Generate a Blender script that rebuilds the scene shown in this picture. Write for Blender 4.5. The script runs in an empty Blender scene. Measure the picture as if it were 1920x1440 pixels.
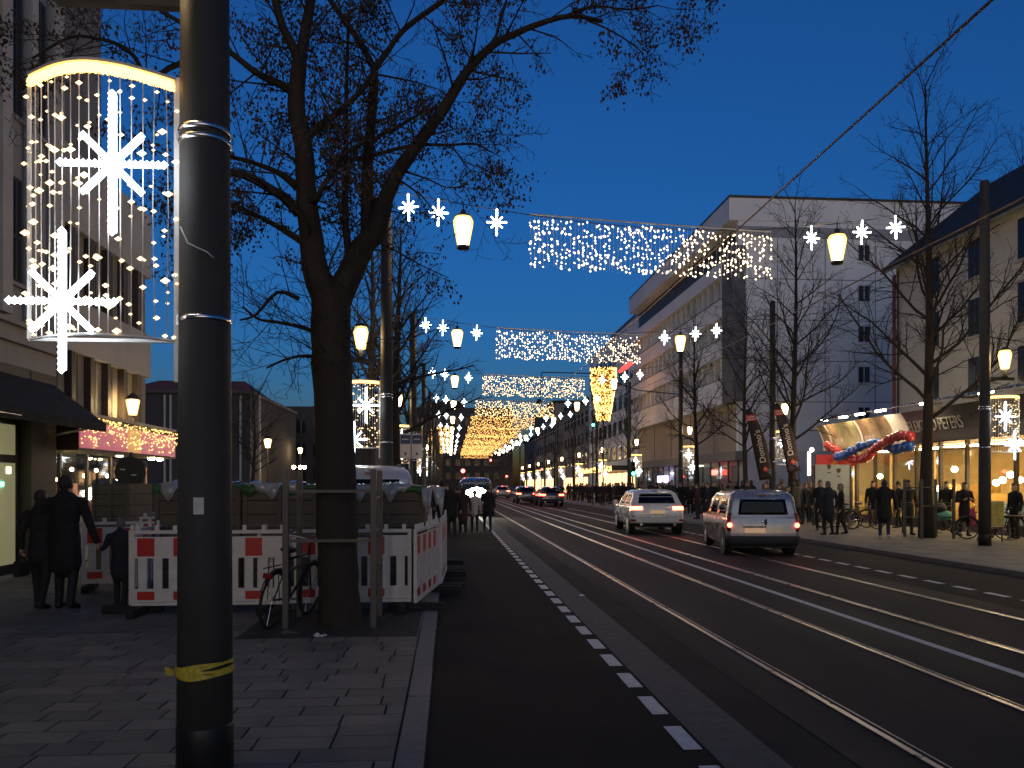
import bpy, bmesh, math, random
import numpy as np
from mathutils import Vector, Matrix

R = math.radians
PI = math.pi
sc = bpy.context.scene
COL = sc.collection
random.seed(7)

# ------------------------------------------------------------------ camera
F = 1490.0                       # focal length in pixels of a 1920 wide frame
TH = math.atan(118 / F)          # the street runs a little left of the view axis
H0 = 1.76                        # eye height
HY = 908                         # pixel row of the horizon
cd = bpy.data.cameras.new('camera')
cd.sensor_width = 36
cd.lens = 36 * F / 1920
cd.shift_y = (HY - 720) / 1920
cd.clip_start = 0.05
cd.clip_end = 2000
cam = bpy.data.objects.new('camera', cd)
COL.objects.link(cam)
cam.location = (0, 0, H0)
cam.rotation_euler = (R(90), 0, -TH)
sc.camera = cam

# ------------------------------------------------------------------ dusk sky
SUN_EL, SUN_ROT = R(1.5), R(180)          # the sun has just set behind the viewer
w = bpy.data.worlds.new('World')
sc.world = w
w.use_nodes = True
nt = w.node_tree
bgn = nt.nodes['Background']
sky = nt.nodes.new('ShaderNodeTexSky')
sky.sky_type = 'NISHITA'
sky.sun_disc = False
sky.sun_elevation = SUN_EL
sky.sun_rotation = SUN_ROT
sky.altitude = 50
sky.air_density = 1.0
sky.dust_density = 1.2
sky.ozone_density = 5.3
nt.links.new(sky.outputs[0], bgn.inputs[0])
bgn.inputs[1].default_value = 0.08

sd = bpy.data.lights.new('sun', 'SUN')       # soft afterglow of the set sun, from behind the viewer
sd.energy = 0.08; sd.angle = R(50); sd.color = (1, .93, .66)
sun = bpy.data.objects.new('sun', sd); COL.objects.link(sun)
sun.rotation_euler = (R(82), 0, R(0))

vs = sc.view_settings
vs.view_transform = 'Standard'
vs.look = 'None'
vs.gamma = 1
vs.exposure = 2.0
sc.cycles.sample_clamp_indirect = 2.0
sc.cycles.max_bounces = 6
sc.cycles.transparent_max_bounces = 12
sc.cycles.use_denoising = True

# ------------------------------------------------------------------ helpers
def ray(px, py):
    u = (px - 960) / F
    v = (HY - py) / F
    return Vector((math.sin(TH) + u * math.cos(TH), math.cos(TH) - u * math.sin(TH), v))

def at(px, py, Y):
    r = ray(px, py)
    p = r * (Y / r.y)
    return Vector((p.x, p.y, p.z + H0))

def atX(px, py, X):
    r = ray(px, py)
    p = r * (X / r.x)
    return Vector((p.x, p.y, p.z + H0))

class MB:
    """collects geometry for ONE mesh object"""
    def __init__(s):
        s.v = []; s.f = []; s.m = []; s.cur = 0
    def add(s, vs_, fs_):
        n = len(s.v)
        s.v.extend([tuple(p) for p in vs_])
        for f in fs_:
            s.f.append(tuple(i + n for i in f)); s.m.append(s.cur)
        return s
    def box(s, x0, x1, y0, y1, z0, z1):
        return s.add([(x0,y0,z0),(x1,y0,z0),(x1,y1,z0),(x0,y1,z0),(x0,y0,z1),(x1,y0,z1),(x1,y1,z1),(x0,y1,z1)],
              [(0,3,2,1),(4,5,6,7),(0,1,5,4),(1,2,6,5),(2,3,7,6),(3,0,4,7)])
    def bar(s, a, b, w_, h_=None):
        a = Vector(a); b = Vector(b); h_ = h_ or w_
        d = (b - a).normalized()
        up = Vector((0,0,1)) if abs(d.z) < .95 else Vector((0,1,0))
        x = d.cross(up).normalized() * (w_/2); y = x.cross(d).normalized() * (h_/2)
        vs_ = []
        for p in (a, b):
            vs_ += [p-x-y, p+x-y, p+x+y, p-x+y]
        return s.add(vs_, [(0,3,2,1),(4,5,6,7),(0,1,5,4),(1,2,6,5),(2,3,7,6),(3,0,4,7)])
    def tube(s, pts, rs, n=6, cap=True):
        pts = [Vector(p) for p in pts]
        if not hasattr(rs, '__len__'): rs = [rs] * len(pts)
        vs_ = []; fs_ = []
        prev = None
        for i, p in enumerate(pts):
            if i == 0: d = pts[1] - p
            elif i == len(pts) - 1: d = p - pts[i-1]
            else: d = pts[i+1] - pts[i-1]
            if d.length < 1e-9: d = Vector((0,0,1))
            d.normalize()
            if prev is None:
                up = Vector((0,0,1)) if abs(d.z) < .9 else Vector((0,1,0))
                x = d.cross(up).normalized()
            else:
                x = prev - d * prev.dot(d)
                if x.length < 1e-6: x = d.orthogonal()
                x.normalize()
            prev = x
            y = d.cross(x)
            for k in range(n):
                a = 2*PI*k/n
                vs_.append(p + x*(math.cos(a)*rs[i]) + y*(math.sin(a)*rs[i]))
        for i in range(len(pts)-1):
            for k in range(n):
                k2 = (k+1) % n
                fs_.append((i*n+k, i*n+k2, (i+1)*n+k2, (i+1)*n+k))
        if cap and n > 3:
            fs_.append(tuple(range(n-1,-1,-1))); L = (len(pts)-1)*n
            fs_.append(tuple(L+k for k in range(n)))
        return s.add(vs_, fs_)
    def lathe(s, prof, n=16, c=(0,0,0), ph=0):
        vs_ = []; fs_ = []
        for r, z in prof:
            for k in range(n):
                a = 2*PI*k/n + ph
                vs_.append((c[0]+r*math.cos(a), c[1]+r*math.sin(a), c[2]+z))
        for i in range(len(prof)-1):
            for k in range(n):
                k2 = (k+1) % n
                fs_.append((i*n+k, i*n+k2, (i+1)*n+k2, (i+1)*n+k))
        fs_.append(tuple(range(n-1,-1,-1))); L = (len(prof)-1)*n
        fs_.append(tuple(L+k for k in range(n)))
        return s.add(vs_, fs_)
    def ball(s, c, r, nu=8, nv=6, sc_=(1,1,1)):
        vs_ = [(c[0],c[1],c[2]-r*sc_[2])]; fs_ = []
        for i in range(1, nv):
            t = -PI/2 + PI*i/nv
            for k in range(nu):
                a = 2*PI*k/nu
                vs_.append((c[0]+r*sc_[0]*math.cos(t)*math.cos(a), c[1]+r*sc_[1]*math.cos(t)*math.sin(a), c[2]+r*sc_[2]*math.sin(t)))
        vs_.append((c[0],c[1],c[2]+r*sc_[2])); top = len(vs_)-1
        for k in range(nu):
            k2 = (k+1) % nu
            fs_.append((0, 1+k2, 1+k)); b = 1+(nv-2)*nu
            fs_.append((top, b+k, b+k2))
            for i in range(nv-2):
                fs_.append((1+i*nu+k, 1+i*nu+k2, 1+(i+1)*nu+k2, 1+(i+1)*nu+k))
        return s.add(vs_, fs_)
    def octa(s, c, r, sx=1.0):
        x, y, z = c
        return s.add([(x-r*sx,y,z),(x+r*sx,y,z),(x,y-r,z),(x,y+r,z),(x,y,z-r),(x,y,z+r)],
              [(0,2,5),(2,1,5),(1,3,5),(3,0,5),(2,0,4),(1,2,4),(3,1,4),(0,3,4)])
    def quad(s, a, b, c, d):
        return s.add([a,b,c,d], [(0,1,2,3)])
    def prism(s, poly, h0, h1, fn):
        """poly in 2D, extruded h0..h1, fn(u,v,h)->xyz"""
        n = len(poly)
        vs_ = [fn(u,v,h0) for u,v in poly] + [fn(u,v,h1) for u,v in poly]
        fs_ = [tuple(range(n-1,-1,-1)), tuple(range(n,2*n))] + [(i,(i+1)%n,n+(i+1)%n,n+i) for i in range(n)]
        return s.add(vs_, fs_)
    def mesh(s, name, smooth=False):
        me = bpy.data.meshes.new(name)
        me.from_pydata(s.v, [], s.f)
        if any(s.m): me.polygons.foreach_set('material_index', s.m)
        if smooth: me.polygons.foreach_set('use_smooth', [True]*len(s.f))
        me.update()
        return me
    def build(s, name, mats, parent=None, smooth=False, bevel=0, world=False):
        me = s.mesh(name, smooth)
        return mk(name, me, mats, parent, bevel, world)

def mk(name, me, mats=None, parent=None, bevel=0, world=False):
    o = bpy.data.objects.new(name, me)
    COL.objects.link(o)
    if mats is not None:
        for m in (mats if isinstance(mats, (list, tuple)) else [mats]):
            me.materials.append(m)
    if parent is not None:
        o.parent = parent
        if world: o.matrix_parent_inverse = parent.matrix_basis.inverted()
    if bevel:
        b = o.modifiers.new('bevel', 'BEVEL'); b.width = bevel; b.segments = 2; b.limit_method = 'ANGLE'
    return o

def tag(o, label=None, cat=None, group=None, kind=None):
    if label: o['label'] = label
    if cat: o['category'] = cat
    if group: o['group'] = group
    if kind: o['kind'] = kind
    return o

def thing(name, label, cat, loc=(0,0,0), rz=0, group=None):
    o = bpy.data.objects.new(name, None)
    o.empty_display_size = .2
    COL.objects.link(o)
    o.location = loc; o.rotation_euler = (0,0,rz)
    o.matrix_basis = Matrix.Translation(Vector(loc)) @ Matrix.Rotation(rz, 4, 'Z')
    return tag(o, label, cat, group)

def copy_tree(o, parent=None, loc=None, rz=None, label=None, group=None):
    c = o.copy(); COL.objects.link(c)
    if parent is not None: c.parent = parent
    if loc is not None: c.location = loc
    if rz is not None: c.rotation_euler = (0,0,rz)
    if label: c['label'] = label
    if group: c['group'] = group
    for ch in list(o.children): copy_tree(ch, c)
    return c

def restyle(root, part, m):
    for ch in root.children_recursive:
        if ch.name.split('.')[0] == part:
            for s_ in ch.material_slots:
                s_.link = 'OBJECT'; s_.material = m

# ------------------------------------------------------------------ materials
def mat(name, col, rough=.6, metal=0.0, var=.2, scale=5.0, bump=0.0, bscale=60.0, coat=0.0, spec=.5, stretch=None):
    m = bpy.data.materials.new(name); m.use_nodes = True
    n = m.node_tree.nodes; l = m.node_tree.links
    b = n['Principled BSDF']
    b.inputs['Roughness'].default_value = rough
    b.inputs['Metallic'].default_value = metal
    b.inputs['Coat Weight'].default_value = coat
    b.inputs['Specular IOR Level'].default_value = spec
    tc = n.new('ShaderNodeTexCoord')
    src = tc.outputs['Object']
    if stretch:
        mp = n.new('ShaderNodeMapping'); mp.inputs['Scale'].default_value = stretch
        l.new(src, mp.inputs['Vector']); src = mp.outputs['Vector']
    if var:
        t = n.new('ShaderNodeTexNoise'); t.inputs['Scale'].default_value = scale
        t.inputs['Detail'].default_value = 6; t.inputs['Roughness'].default_value = .65
        l.new(src, t.inputs['Vector'])
        mr = n.new('ShaderNodeMapRange')
        mr.inputs['From Min'].default_value = .3; mr.inputs['From Max'].default_value = .7
        mr.inputs['To Min'].default_value = 1 - var; mr.inputs['To Max'].default_value = 1 + var
        l.new(t.outputs['Fac'], mr.inputs['Value'])
        mx = n.new('ShaderNodeVectorMath'); mx.operation = 'SCALE'
        mx.inputs[0].default_value = col[:3]
        l.new(mr.outputs[0], mx.inputs['Scale'])
        l.new(mx.outputs[0], b.inputs['Base Color'])
        mr2 = n.new('ShaderNodeMapRange')
        mr2.inputs['From Min'].default_value = .3; mr2.inputs['From Max'].default_value = .7
        mr2.inputs['To Min'].default_value = max(0, rough - .12); mr2.inputs['To Max'].default_value = min(1, rough + .12)
        l.new(t.outputs['Fac'], mr2.inputs['Value']); l.new(mr2.outputs[0], b.inputs['Roughness'])
    else:
        b.inputs['Base Color'].default_value = (*col[:3], 1)
    if bump:
        t2 = n.new('ShaderNodeTexNoise'); t2.inputs['Scale'].default_value = bscale; t2.inputs['Detail'].default_value = 8
        l.new(src, t2.inputs['Vector'])
        bp = n.new('ShaderNodeBump'); bp.inputs['Strength'].default_value = bump; bp.inputs['Distance'].default_value = .02
        l.new(t2.outputs['Fac'], bp.inputs['Height']); l.new(bp.outputs[0], b.inputs['Normal'])
    return m

def emi(name, col, strength, sample=True, base=.6):
    m = bpy.data.materials.new(name); m.use_nodes = True
    b = m.node_tree.nodes['Principled BSDF']
    b.inputs['Base Color'].default_value = (base*col[0], base*col[1], base*col[2], 1)
    b.inputs['Emission Color'].default_value = (*col, 1)
    b.inputs['Emission Strength'].default_value = strength
    b.inputs['Roughness'].default_value = .4
    m.cycles.emission_sampling = 'FRONT' if sample else 'NONE'
    return m

def glass(name, tint=(.8,.85,.85), fac=.15, rough=.03):
    m = bpy.data.materials.new(name); m.use_nodes = True
    n = m.node_tree.nodes; l = m.node_tree.links
    n.remove(n['Principled BSDF'])
    a = n.new('ShaderNodeBsdfTransparent'); a.inputs[0].default_value = (*tint, 1)
    g = n.new('ShaderNodeBsdfGlossy'); g.inputs['Roughness'].default_value = rough
    x = n.new('ShaderNodeMixShader'); x.inputs[0].default_value = fac
    l.new(a.outputs[0], x.inputs[1]); l.new(g.outputs[0], x.inputs[2])
    l.new(x.outputs[0], n['Material Output'].inputs[0])
    return m

def brickmat(name, c1, c2, mortar, bw, bh, ms=.008, rough=.75, rotz=0):
    m = bpy.data.materials.new(name); m.use_nodes = True
    n = m.node_tree.nodes; l = m.node_tree.links
    b = n['Principled BSDF']; b.inputs['Roughness'].default_value = rough
    tc = n.new('ShaderNodeTexCoord'); t = n.new('ShaderNodeTexBrick')
    t.inputs['Scale'].default_value = 1
    t.inputs['Brick Width'].default_value = bw; t.inputs['Row Height'].default_value = bh
    t.inputs['Mortar Size'].default_value = ms
    t.inputs['Color1'].default_value = (*c1,1); t.inputs['Color2'].default_value = (*c2,1); t.inputs['Mortar'].default_value = (*mortar,1)
    l.new(tc.outputs['Object'], t.inputs['Vector'])
    ns = n.new('ShaderNodeTexNoise'); ns.inputs['Scale'].default_value = 1.3; ns.inputs['Detail'].default_value = 7
    l.new(tc.outputs['Object'], ns.inputs['Vector'])
    mr = n.new('ShaderNodeMapRange'); mr.inputs['From Min'].default_value=.3; mr.inputs['From Max'].default_value=.7
    mr.inputs['To Min'].default_value=.7; mr.inputs['To Max'].default_value=1.25
    l.new(ns.outputs['Fac'], mr.inputs['Value'])
    vm = n.new('ShaderNodeVectorMath'); vm.operation='SCALE'
    l.new(t.outputs['Color'], vm.inputs[0]); l.new(mr.outputs[0], vm.inputs['Scale'])
    l.new(vm.outputs[0], b.inputs['Base Color'])
    bp = n.new('ShaderNodeBump'); bp.inputs['Strength'].default_value=.5; bp.inputs['Distance'].default_value=.01; bp.invert=True
    l.new(t.outputs['Fac'], bp.inputs['Height']); l.new(bp.outputs[0], b.inputs['Normal'])
    return m

M = {}
M['asphalt'] = mat('asphalt', (.020,.018,.0165), .82, var=.45, scale=1.2, bump=.35, bscale=90, spec=.2)
M['lane'] = mat('lane_asphalt', (.020,.018,.016), .88, var=.4, scale=.8, bump=.5, bscale=120, spec=.12)
M['track'] = mat('track_asphalt', (.022,.019,.017), .78, var=.45, scale=.9, bump=.3, bscale=80, stretch=(1,.15,1), spec=.25)
M['gutter'] = mat('gutter_concrete', (.085,.078,.07), .8, var=.5, scale=7, bump=.8, bscale=45)
M['joint'] = mat('joint_sand', (.014,.013,.012), .9, var=.3)
M['slab'] = [mat('paving_slab_%d' % i, c, .72, var=.28, scale=3.0, bump=.3, bscale=70) for i, c in
             enumerate(((.160,.142,.115), (.14,.124,.10), (.175,.155,.125), (.125,.11,.09)))]
M['paving'] = brickmat('paving_far', (.15,.14,.125), (.12,.112,.10), (.04,.037,.033), .5, .25)
M['paving_r'] = brickmat('paving_right', (.20,.185,.16), (.165,.15,.135), (.07,.065,.06), .6, .4)
M['kerb'] = mat('kerb_granite', (.17,.16,.145), .75, var=.3, scale=6, bump=.4, bscale=50)
M['soil'] = mat('tree_pit_soil', (.035,.028,.022), .95, var=.4, scale=4, bump=1, bscale=20)
M['ground'] = mat('ground_dark', (.05,.047,.043), .9, var=.3, scale=.3)
M['white_line'] = mat('road_paint', (.62,.6,.56), .6, var=.3, scale=8)
M['rail'] = mat('rail_steel', (.50,.45,.38), .33, 1.0, var=.2, scale=3)
M['groove'] = mat('rail_groove', (.01,.01,.01), .9, var=0)
M['pole'] = mat('pole_paint', (.055,.052,.047), .65, var=.15, scale=3, bump=.05, spec=.2)
M['black'] = mat('black_paint', (.012,.012,.012), .5, var=.1)
M['chrome'] = mat('clamp_steel', (.7,.7,.7), .25, 1.0, var=.1)
M['white_frame'] = mat('white_frame', (.62,.6,.56), .5, var=.1)
M['cable'] = mat('cable_black', (.015,.015,.018), .5, var=0)
M['wire'] = mat('string_wire', (.55,.5,.45), .5, var=0)
M['contact'] = mat('contact_wire', (.30,.20,.14), .35, 1.0, var=0)
M['bark'] = mat('bark', (.026,.020,.015), .9, var=.4, scale=6, bump=1.2, bscale=18, stretch=(1,1,.25))
M['twig'] = mat('twig_bark', (.024,.019,.016), .9, var=.2)
M['leaf'] = mat('dry_leaf', (.05,.032,.024), .85, var=.5, scale=9)
# emitters
M['lamp'] = emi('lamp_core_lit', (1,.70,.34), 34.0)
def shell(name, col, strength, fac):
    m = bpy.data.materials.new(name); m.use_nodes = True
    n = m.node_tree.nodes; l = m.node_tree.links
    n.remove(n['Principled BSDF'])
    a = n.new('ShaderNodeBsdfTransparent'); e = n.new('ShaderNodeEmission')
    e.inputs[0].default_value = (*col, 1); e.inputs[1].default_value = strength
    x = n.new('ShaderNodeMixShader'); x.inputs[0].default_value = fac
    l.new(a.outputs[0], x.inputs[1]); l.new(e.outputs[0], x.inputs[2]); l.new(x.outputs[0], n['Material Output'].inputs[0])
    m.cycles.emission_sampling = 'NONE'
    return m
M['shell'] = shell('lantern_glass_glowing', (1,.58,.14), .9, .55)
M['bulb_w'] = emi('bulb_warm_white', (1,.77,.46), 1.5, False)
M['bulb_y'] = emi('bulb_warm', (1,.66,.28), 1.8, False)
M['bulb_a'] = emi('bulb_amber', (1,.50,.13), 1.9, False)
M['band'] = emi('rope_light_gold', (1,.55,.12), 1.4)
M['bulb_n'] = emi('bulb_golden', (1,.68,.32), .75, False)
M['bulb_i'] = emi('icicle_bulb', (1,.60,.18), .8, False)
M['star'] = emi('led_cold_white', (.80,.90,1), 3.2, False)
M['starbig'] = emi('led_cold_white_rope', (.80,.89,1), 3.0)
M['red_l'] = emi('tail_light_red', (1,.06,.03), 6.0)
M['red_sig'] = emi('signal_red', (1,.05,.04), 8.0)
M['green_sig'] = emi('signal_green', (.05,1,.55), 4.0)
M['head'] = emi('headlight_glare_white', (1,.92,.72), 14.0)
# ================================================================== SETTING
def sheet(name, x0, x1, y0, y1, z, m, kind='structure', n=1):
    mb = MB(); mb.quad((x0,y0,z),(x1,y0,z),(x1,y1,z),(x0,y1,z))
    return tag(mb.build(name, m), kind=kind)

KX = -.15            # road edge, left
KR = 10.8            # road edge, right
PZ = .06             # left pavement height
RZ = .10             # right pavement height
sheet('ground', -400, 400, -60, 900, -.03, M['ground'])
road = sheet('road', KX, KR, -12, 320, 0, M['asphalt'])
lane = sheet('bike_lane', KX, 1.70, -12, 320, .004, M['lane'])
track = sheet('tram_track_bed', 2.55, 8.0, -12, 320, .004, M['track'])
gut = sheet('gutter_strip', 1.70, 2.12, -12, 200, .008, M['gutter'])

# painted dashes, each a piece of the lane it marks
def dash_mesh(w_, l_):
    mb = MB()
    pts = [(-w_/2,0),(w_/2,0),(w_/2,l_),(-w_/2,l_)]
    mb.prism(pts, 0, .003, lambda u,v,h: (u,v,h))
    return mb.mesh('lane_dash')
dm = dash_mesh(.125, .5); dm.materials.append(M['white_line'])
for i in range(70):
    o = mk('lane_dash', dm, None, lane); o.location = (1.61, 2.72 + i*.81, .0045)
for i in range(60):
    o = mk('lane_dash', dm, None, road); o.location = (8.68, 8.4 + i*.83, .0045)
mb = MB(); mb.box(5.20, 5.31, -12, 300, .004, .008)
mb.build('centre_line', M['white_line'], track)

for X in (3.01, 4.43, 5.92, 7.36):
    mb = MB()
    mb.box(X-.022, X+.028, -12, 300, .004, .016)
    mb.box(X+.073, X+.085, -12, 300, .004, .013)
    r_ = mb.build('tram_rail', M['rail'], bevel=.003)
    tag(r_, kind='structure')
    mb = MB(); mb.box(X+.03, X+.075, -12, 300, .003, .007)
    mb.build('groove', M['groove'], r_)

# left pavement: joints below, slabs one by one where they show, patterned beyond
pav = sheet('pavement', -8.0, -.33, -6, 260, PZ-.022, M['joint'])
rng = random.Random(3)
y = 4.2
slab_cache = {}
cnt = 0
while y < 9.4 and cnt < 300:
    x = -.345
    first = True
    xmin = -.345 - max(2.7, y*.62) 
    while x > xmin and cnt < 300:
        L = rng.choice((.35,.5,.5,.62)) * (rng.uniform(.3,1) if first else 1)
        first = False
        L = round(L, 2)
        key = L
        if key not in slab_cache:
            mb = MB(); mb.box(-L+.016, -.0, 0, .236, -.04, 0)
            slab_cache[key] = mb.mesh('paving_slab')
            slab_cache[key].materials.append(M['slab'][0])
        o = mk('paving_slab', slab_cache[key], None, pav)
        o.location = (x, y, PZ + rng.uniform(-.003,.003))
        o.rotation_euler = (rng.uniform(-.004,.004), rng.uniform(-.004,.004), 0)
        o.material_slots[0].link = 'OBJECT'; o.material_slots[0].material = rng.choice(M['slab'])
        x -= L; cnt += 1
    y += .25
mb = MB()
mb.quad((-8,-6,PZ-.004),(-.33,-6,PZ-.004),(-.33,4.2,PZ-.004),(-8,4.2,PZ-.004))
mb.quad((-8,9.46,PZ-.004),(-.33,9.46,PZ-.004),(-.33,260,PZ-.004),(-8,260,PZ-.004))
mb.quad((-8,4.2,PZ-.008),(-3.0,4.2,PZ-.008),(-5.9,9.46,PZ-.008),(-8,9.46,PZ-.008))
mb.build('paving_surface', M['paving'], pav)
sheet('square', -60, -8.0, 23.5, 110, PZ-.006, M['paving'])

kerb = MB(); kerb.box(-.33, KX, -6, 260, -.02, .04)
kerb = tag(kerb.build('kerb', M['joint']), kind='structure')
mb = MB(); mb.box(0,.172,0,.992,0,.028); km = mb.mesh('kerb_stone'); km.materials.append(M['kerb'])
for i in range(46):
    o = mk('kerb_stone', km, None, kerb); o.location = (-.328 + rng.uniform(-.004,.004), 3.4+i, .036 + rng.uniform(0,.004))
mb = MB(); mb.box(-.328,-.156,49.4,260,.036,.064); mb.build('kerb_run', M['kerb'], kerb)

tag(MB().box(-2.35,-.36,8.95,11.0,.02,PZ+.004).build('tree_pit', M['soil']), kind='structure')

kr = MB(); kr.box(KR, KR+.2, -6, 300, -.02, RZ+.005)
kr = tag(kr.build('kerb_opposite', M['kerb']), kind='structure')
sheet('pavement_opposite', KR+.2, 60, -6, 300, RZ, M['paving_r'])

# ================================================================== STREET LIGHTING AND DECORATION
def lantern_parts(root, h=.46, rb=.10, rt=.165, cap=True, base=True, z0=0, glassm=None):
    mb = MB(); mb.lathe([(rb,z0+.03),(rt*.98,z0+h*.8),(rt*.8,z0+h)], 12)
    mb.build('lantern_glass', glassm or M['lamp'], root, True)
    if base: MB().lathe([(rb*.6,z0-.08),(rb*1.05,z0-.05),(rb*1.12,z0+.03),(rb,z0+.04)],12).build('lantern_foot', M['pole'], root, True)
    if cap: MB().lathe([(rt*.86,z0+h-.01),(rt*.9,z0+h+.02),(rt*.45,z0+h+.07),(.02,z0+h+.1)],12).build('lantern_cap', M['pole'], root, True)

def star_beads(mb, c, up, dn, hor, dia, r):
    def ray_(dx, dz, L):
        n = max(3, int(L/(r*1.25)))
        for i in range(n+1):
            t = L*i/n
            mb.octa((c[0]+dx*t, c[1]-.01, c[2]+dz*t), r)
        mb.bar((c[0],c[1],c[2]),(c[0]+dx*L,c[1],c[2]+dz*L),r*1.5,r*.8)
    ray_(0,1,up); ray_(0,-1,dn); ray_(1,0,hor); ray_(-1,0,hor)
    q = math.sqrt(.5)
    for a in (-1,1):
        for b in (-1,1): ray_(a*q,b*q,dia)

Z_TOP, Z_BOT = 4.02, 2.54
def make_deco(sgn, seed):
    """light curtain frame that is clamped to a pole: x runs outward from the pole"""
    g = random.Random(seed)
    root = bpy.data.objects.new('pole_light_panel', None); COL.objects.link(root)
    x0, x1 = (PXL-at(333,400,4.8).x)*sgn, (PXL-at(55,400,4.8).x)*sgn
    def bow(t): return -.20*math.sin(PI*t)
    mb = MB()
    mb.bar((x0,0,Z_BOT-.24),(x0,0,Z_TOP+.06),.032)
    mb.build('mounting_bar', M['white_frame'], root)
    mb = MB()
    mb.bar((x1,0,Z_BOT),(x1,0,Z_TOP+.02),.018)
    mb.bar((x0,0,Z_BOT),(x1,0,Z_BOT),.02)
    n = 20
    mb.tube([(x0+(x1-x0)*i/n, bow(i/n), Z_TOP+.05) for i in range(n+1)], .014, 5)
    mb.tube([(x0+(x1-x0)*i/n, bow(i/n), Z_BOT) for i in range(n+1)], .008, 5)
    mb.build('frame', M['white_frame'], root)
    mb = MB(); N = 70
    for i in range(N+1):
        t = i/N
        for z in (0,.018,.036):
            mb.octa((x0+(x1-x0)*t, bow(t)+g.uniform(-.008,.008), Z_TOP-.012+z), .016)
    tag(mb.build('rope_light', M['band'], root), kind='stuff')
    mb = MB(); bl = MB(); ns = 16
    for i in range(ns+1):
        t = i/ns
        x = x0+(x1-x0)*t
        y_ = bow(t)
        mb.tube([(x,y_,Z_TOP),(x+g.uniform(-.012,.012),y_*.95,(Z_TOP+Z_BOT)/2),(x+g.uniform(-.006,.006),y_,Z_BOT)], .0035, 3, False)
        k = g.randint(8,12)
        for j in range(k):
            z = Z_BOT+.03+(Z_TOP-Z_BOT-.08)*(j+g.uniform(-.6,1.6))/k
            z = min(Z_TOP-.06,max(Z_BOT+.02,z))
            r = g.choice((.008,.010,.012,.014,.019))
            bl.octa((x+g.uniform(-.015,.015), y_-.01+g.uniform(-.02,.02), z), r, 1.5)
    tag(mb.build('light_string', M['wire'], root), kind='stuff')
    tag(bl.build('bulbs', M['bulb_n'], root), kind='stuff')
    for (fx, fz) in ((.34,.64),(.665,.12)):
        mb = MB()
        star_beads(mb, (x0+(x1-x0)*fx, bow(fx)-.03, Z_BOT+(Z_TOP-Z_BOT)*fz), .39, .38, .28, .22, .024)
        mb.build('star', M['starbig'], root)
    for z in (3.74, 2.66):
        MB().bar((x0,0,z),(.135*sgn,0,z),.05,.06).build('bracket', M['chrome'], root)
    return root

def make_pole(H, sgn, sleeve=True):
    root = bpy.data.objects.new('lamp_pole', None); COL.objects.link(root)
    MB().lathe([(.156,.30),(.150,1.5),(.136,4.5),(.118,H-.05),(.10,H)], 20).build('shaft', M['pole'], root, True)
    MB().lathe([(.162,0),(.160,.29),(.156,.305)], 20).build('base_sleeve', M['black'], root, True)
    for z in (3.76, 3.70, 2.66):
        MB().lathe([(.147,z-.014),(.149,z),(.147,z+.014)], 20).build('clamp_band', M['chrome'], root, True)
    mb = MB(); mb.bar((.1*sgn,0,4.53),(.84*sgn,0,4.53),.06,.085)
    mb.build('arm', M['pole'], root)
    c_ = (.58*sgn,0,0)
    MB().lathe([(.09,4.57),(.05,4.63),(.04,4.8)],10,c_).build('lamp_socket', M['pole'], root, True)
    gl = MB().lathe([(.105,4.8),(.17,5.18),(.13,5.30)], 12, c_).build('lantern_glass', M['shell'], root, True)
    MB().lathe([(.07,4.83),(.125,5.14),(.09,5.25)], 10, c_).build('lamp_core', M['lamp'], gl, True)
    mb = MB(); mb.lathe([(.15,5.30),(.15,5.33),(.05,5.39)], 12, c_)
    mb.build('lantern_cap', M['pole'], root, True)
    return root

PXL, PXR = -1.43, 14.5
LY = [4.8 + 13.6*k for k in range(12)]
RY = [20.5 + 14.2*k for k in range(11)]
first_l = make_pole(8.6, -1); first_r = make_pole(9.9, 1)
deco_l = make_deco(-1, 5); deco_r = make_deco(1, 6)
for i, Y in enumerate(LY):
    p = first_l if i == 0 else copy_tree(first_l)
    p.location = (PXL, Y, PZ-.002)
    d = deco_l if i == 0 else copy_tree(deco_l)
    d.location = (PXL, Y, PZ-.002)
    if i == 0:
        tag(p, 'dark grey street pole wrapped with yellow tape and carrying a white sticker', 'pole')
        tag(d, 'glowing LED panel with two long-rayed stars clamped to the pole with yellow tape', 'light panel')
    else:
        wh = {1:'standing behind the big forked tree',2:'just beyond the white and blue information boards'}.get(i)
        tag(p, 'dark lamp pole '+(wh or 'far along the kerb of the cycle lane'), 'pole', None if wh else 'lamp poles far along the cycle lane')
        tag(d, 'LED star panel on the lamp pole '+(wh or 'far along the kerb of the cycle lane'), 'light panel', None if wh else 'light panels far along the cycle lane')
for i, Y in enumerate(RY):
    p = first_r if i == 0 else copy_tree(first_r)
    p.location = (PXR, Y, RZ-.002)
    d = deco_r if i == 0 else copy_tree(deco_r)
    d.location = (PXR, Y, RZ-.002)
    if i == 0:
        tag(p, 'tall dark lamp pole in front of the warmly lit shop windows', 'pole')
        tag(d, 'LED star panel glowing in front of the warmly lit shop windows', 'light panel')
    else:
        wh = {1:'between the two feather flags',2:'in front of the beige base of the slab block'}.get(i)
        tag(p, 'tall dark lamp pole '+(wh or 'farther down the crowded pavement'), 'pole', None if wh else 'lamp poles farther down the crowded pavement')
        tag(d, 'LED star panel on the pole '+(wh or 'farther down the crowded pavement'), 'light panel', None if wh else 'light panels farther down the crowded pavement')

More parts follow.
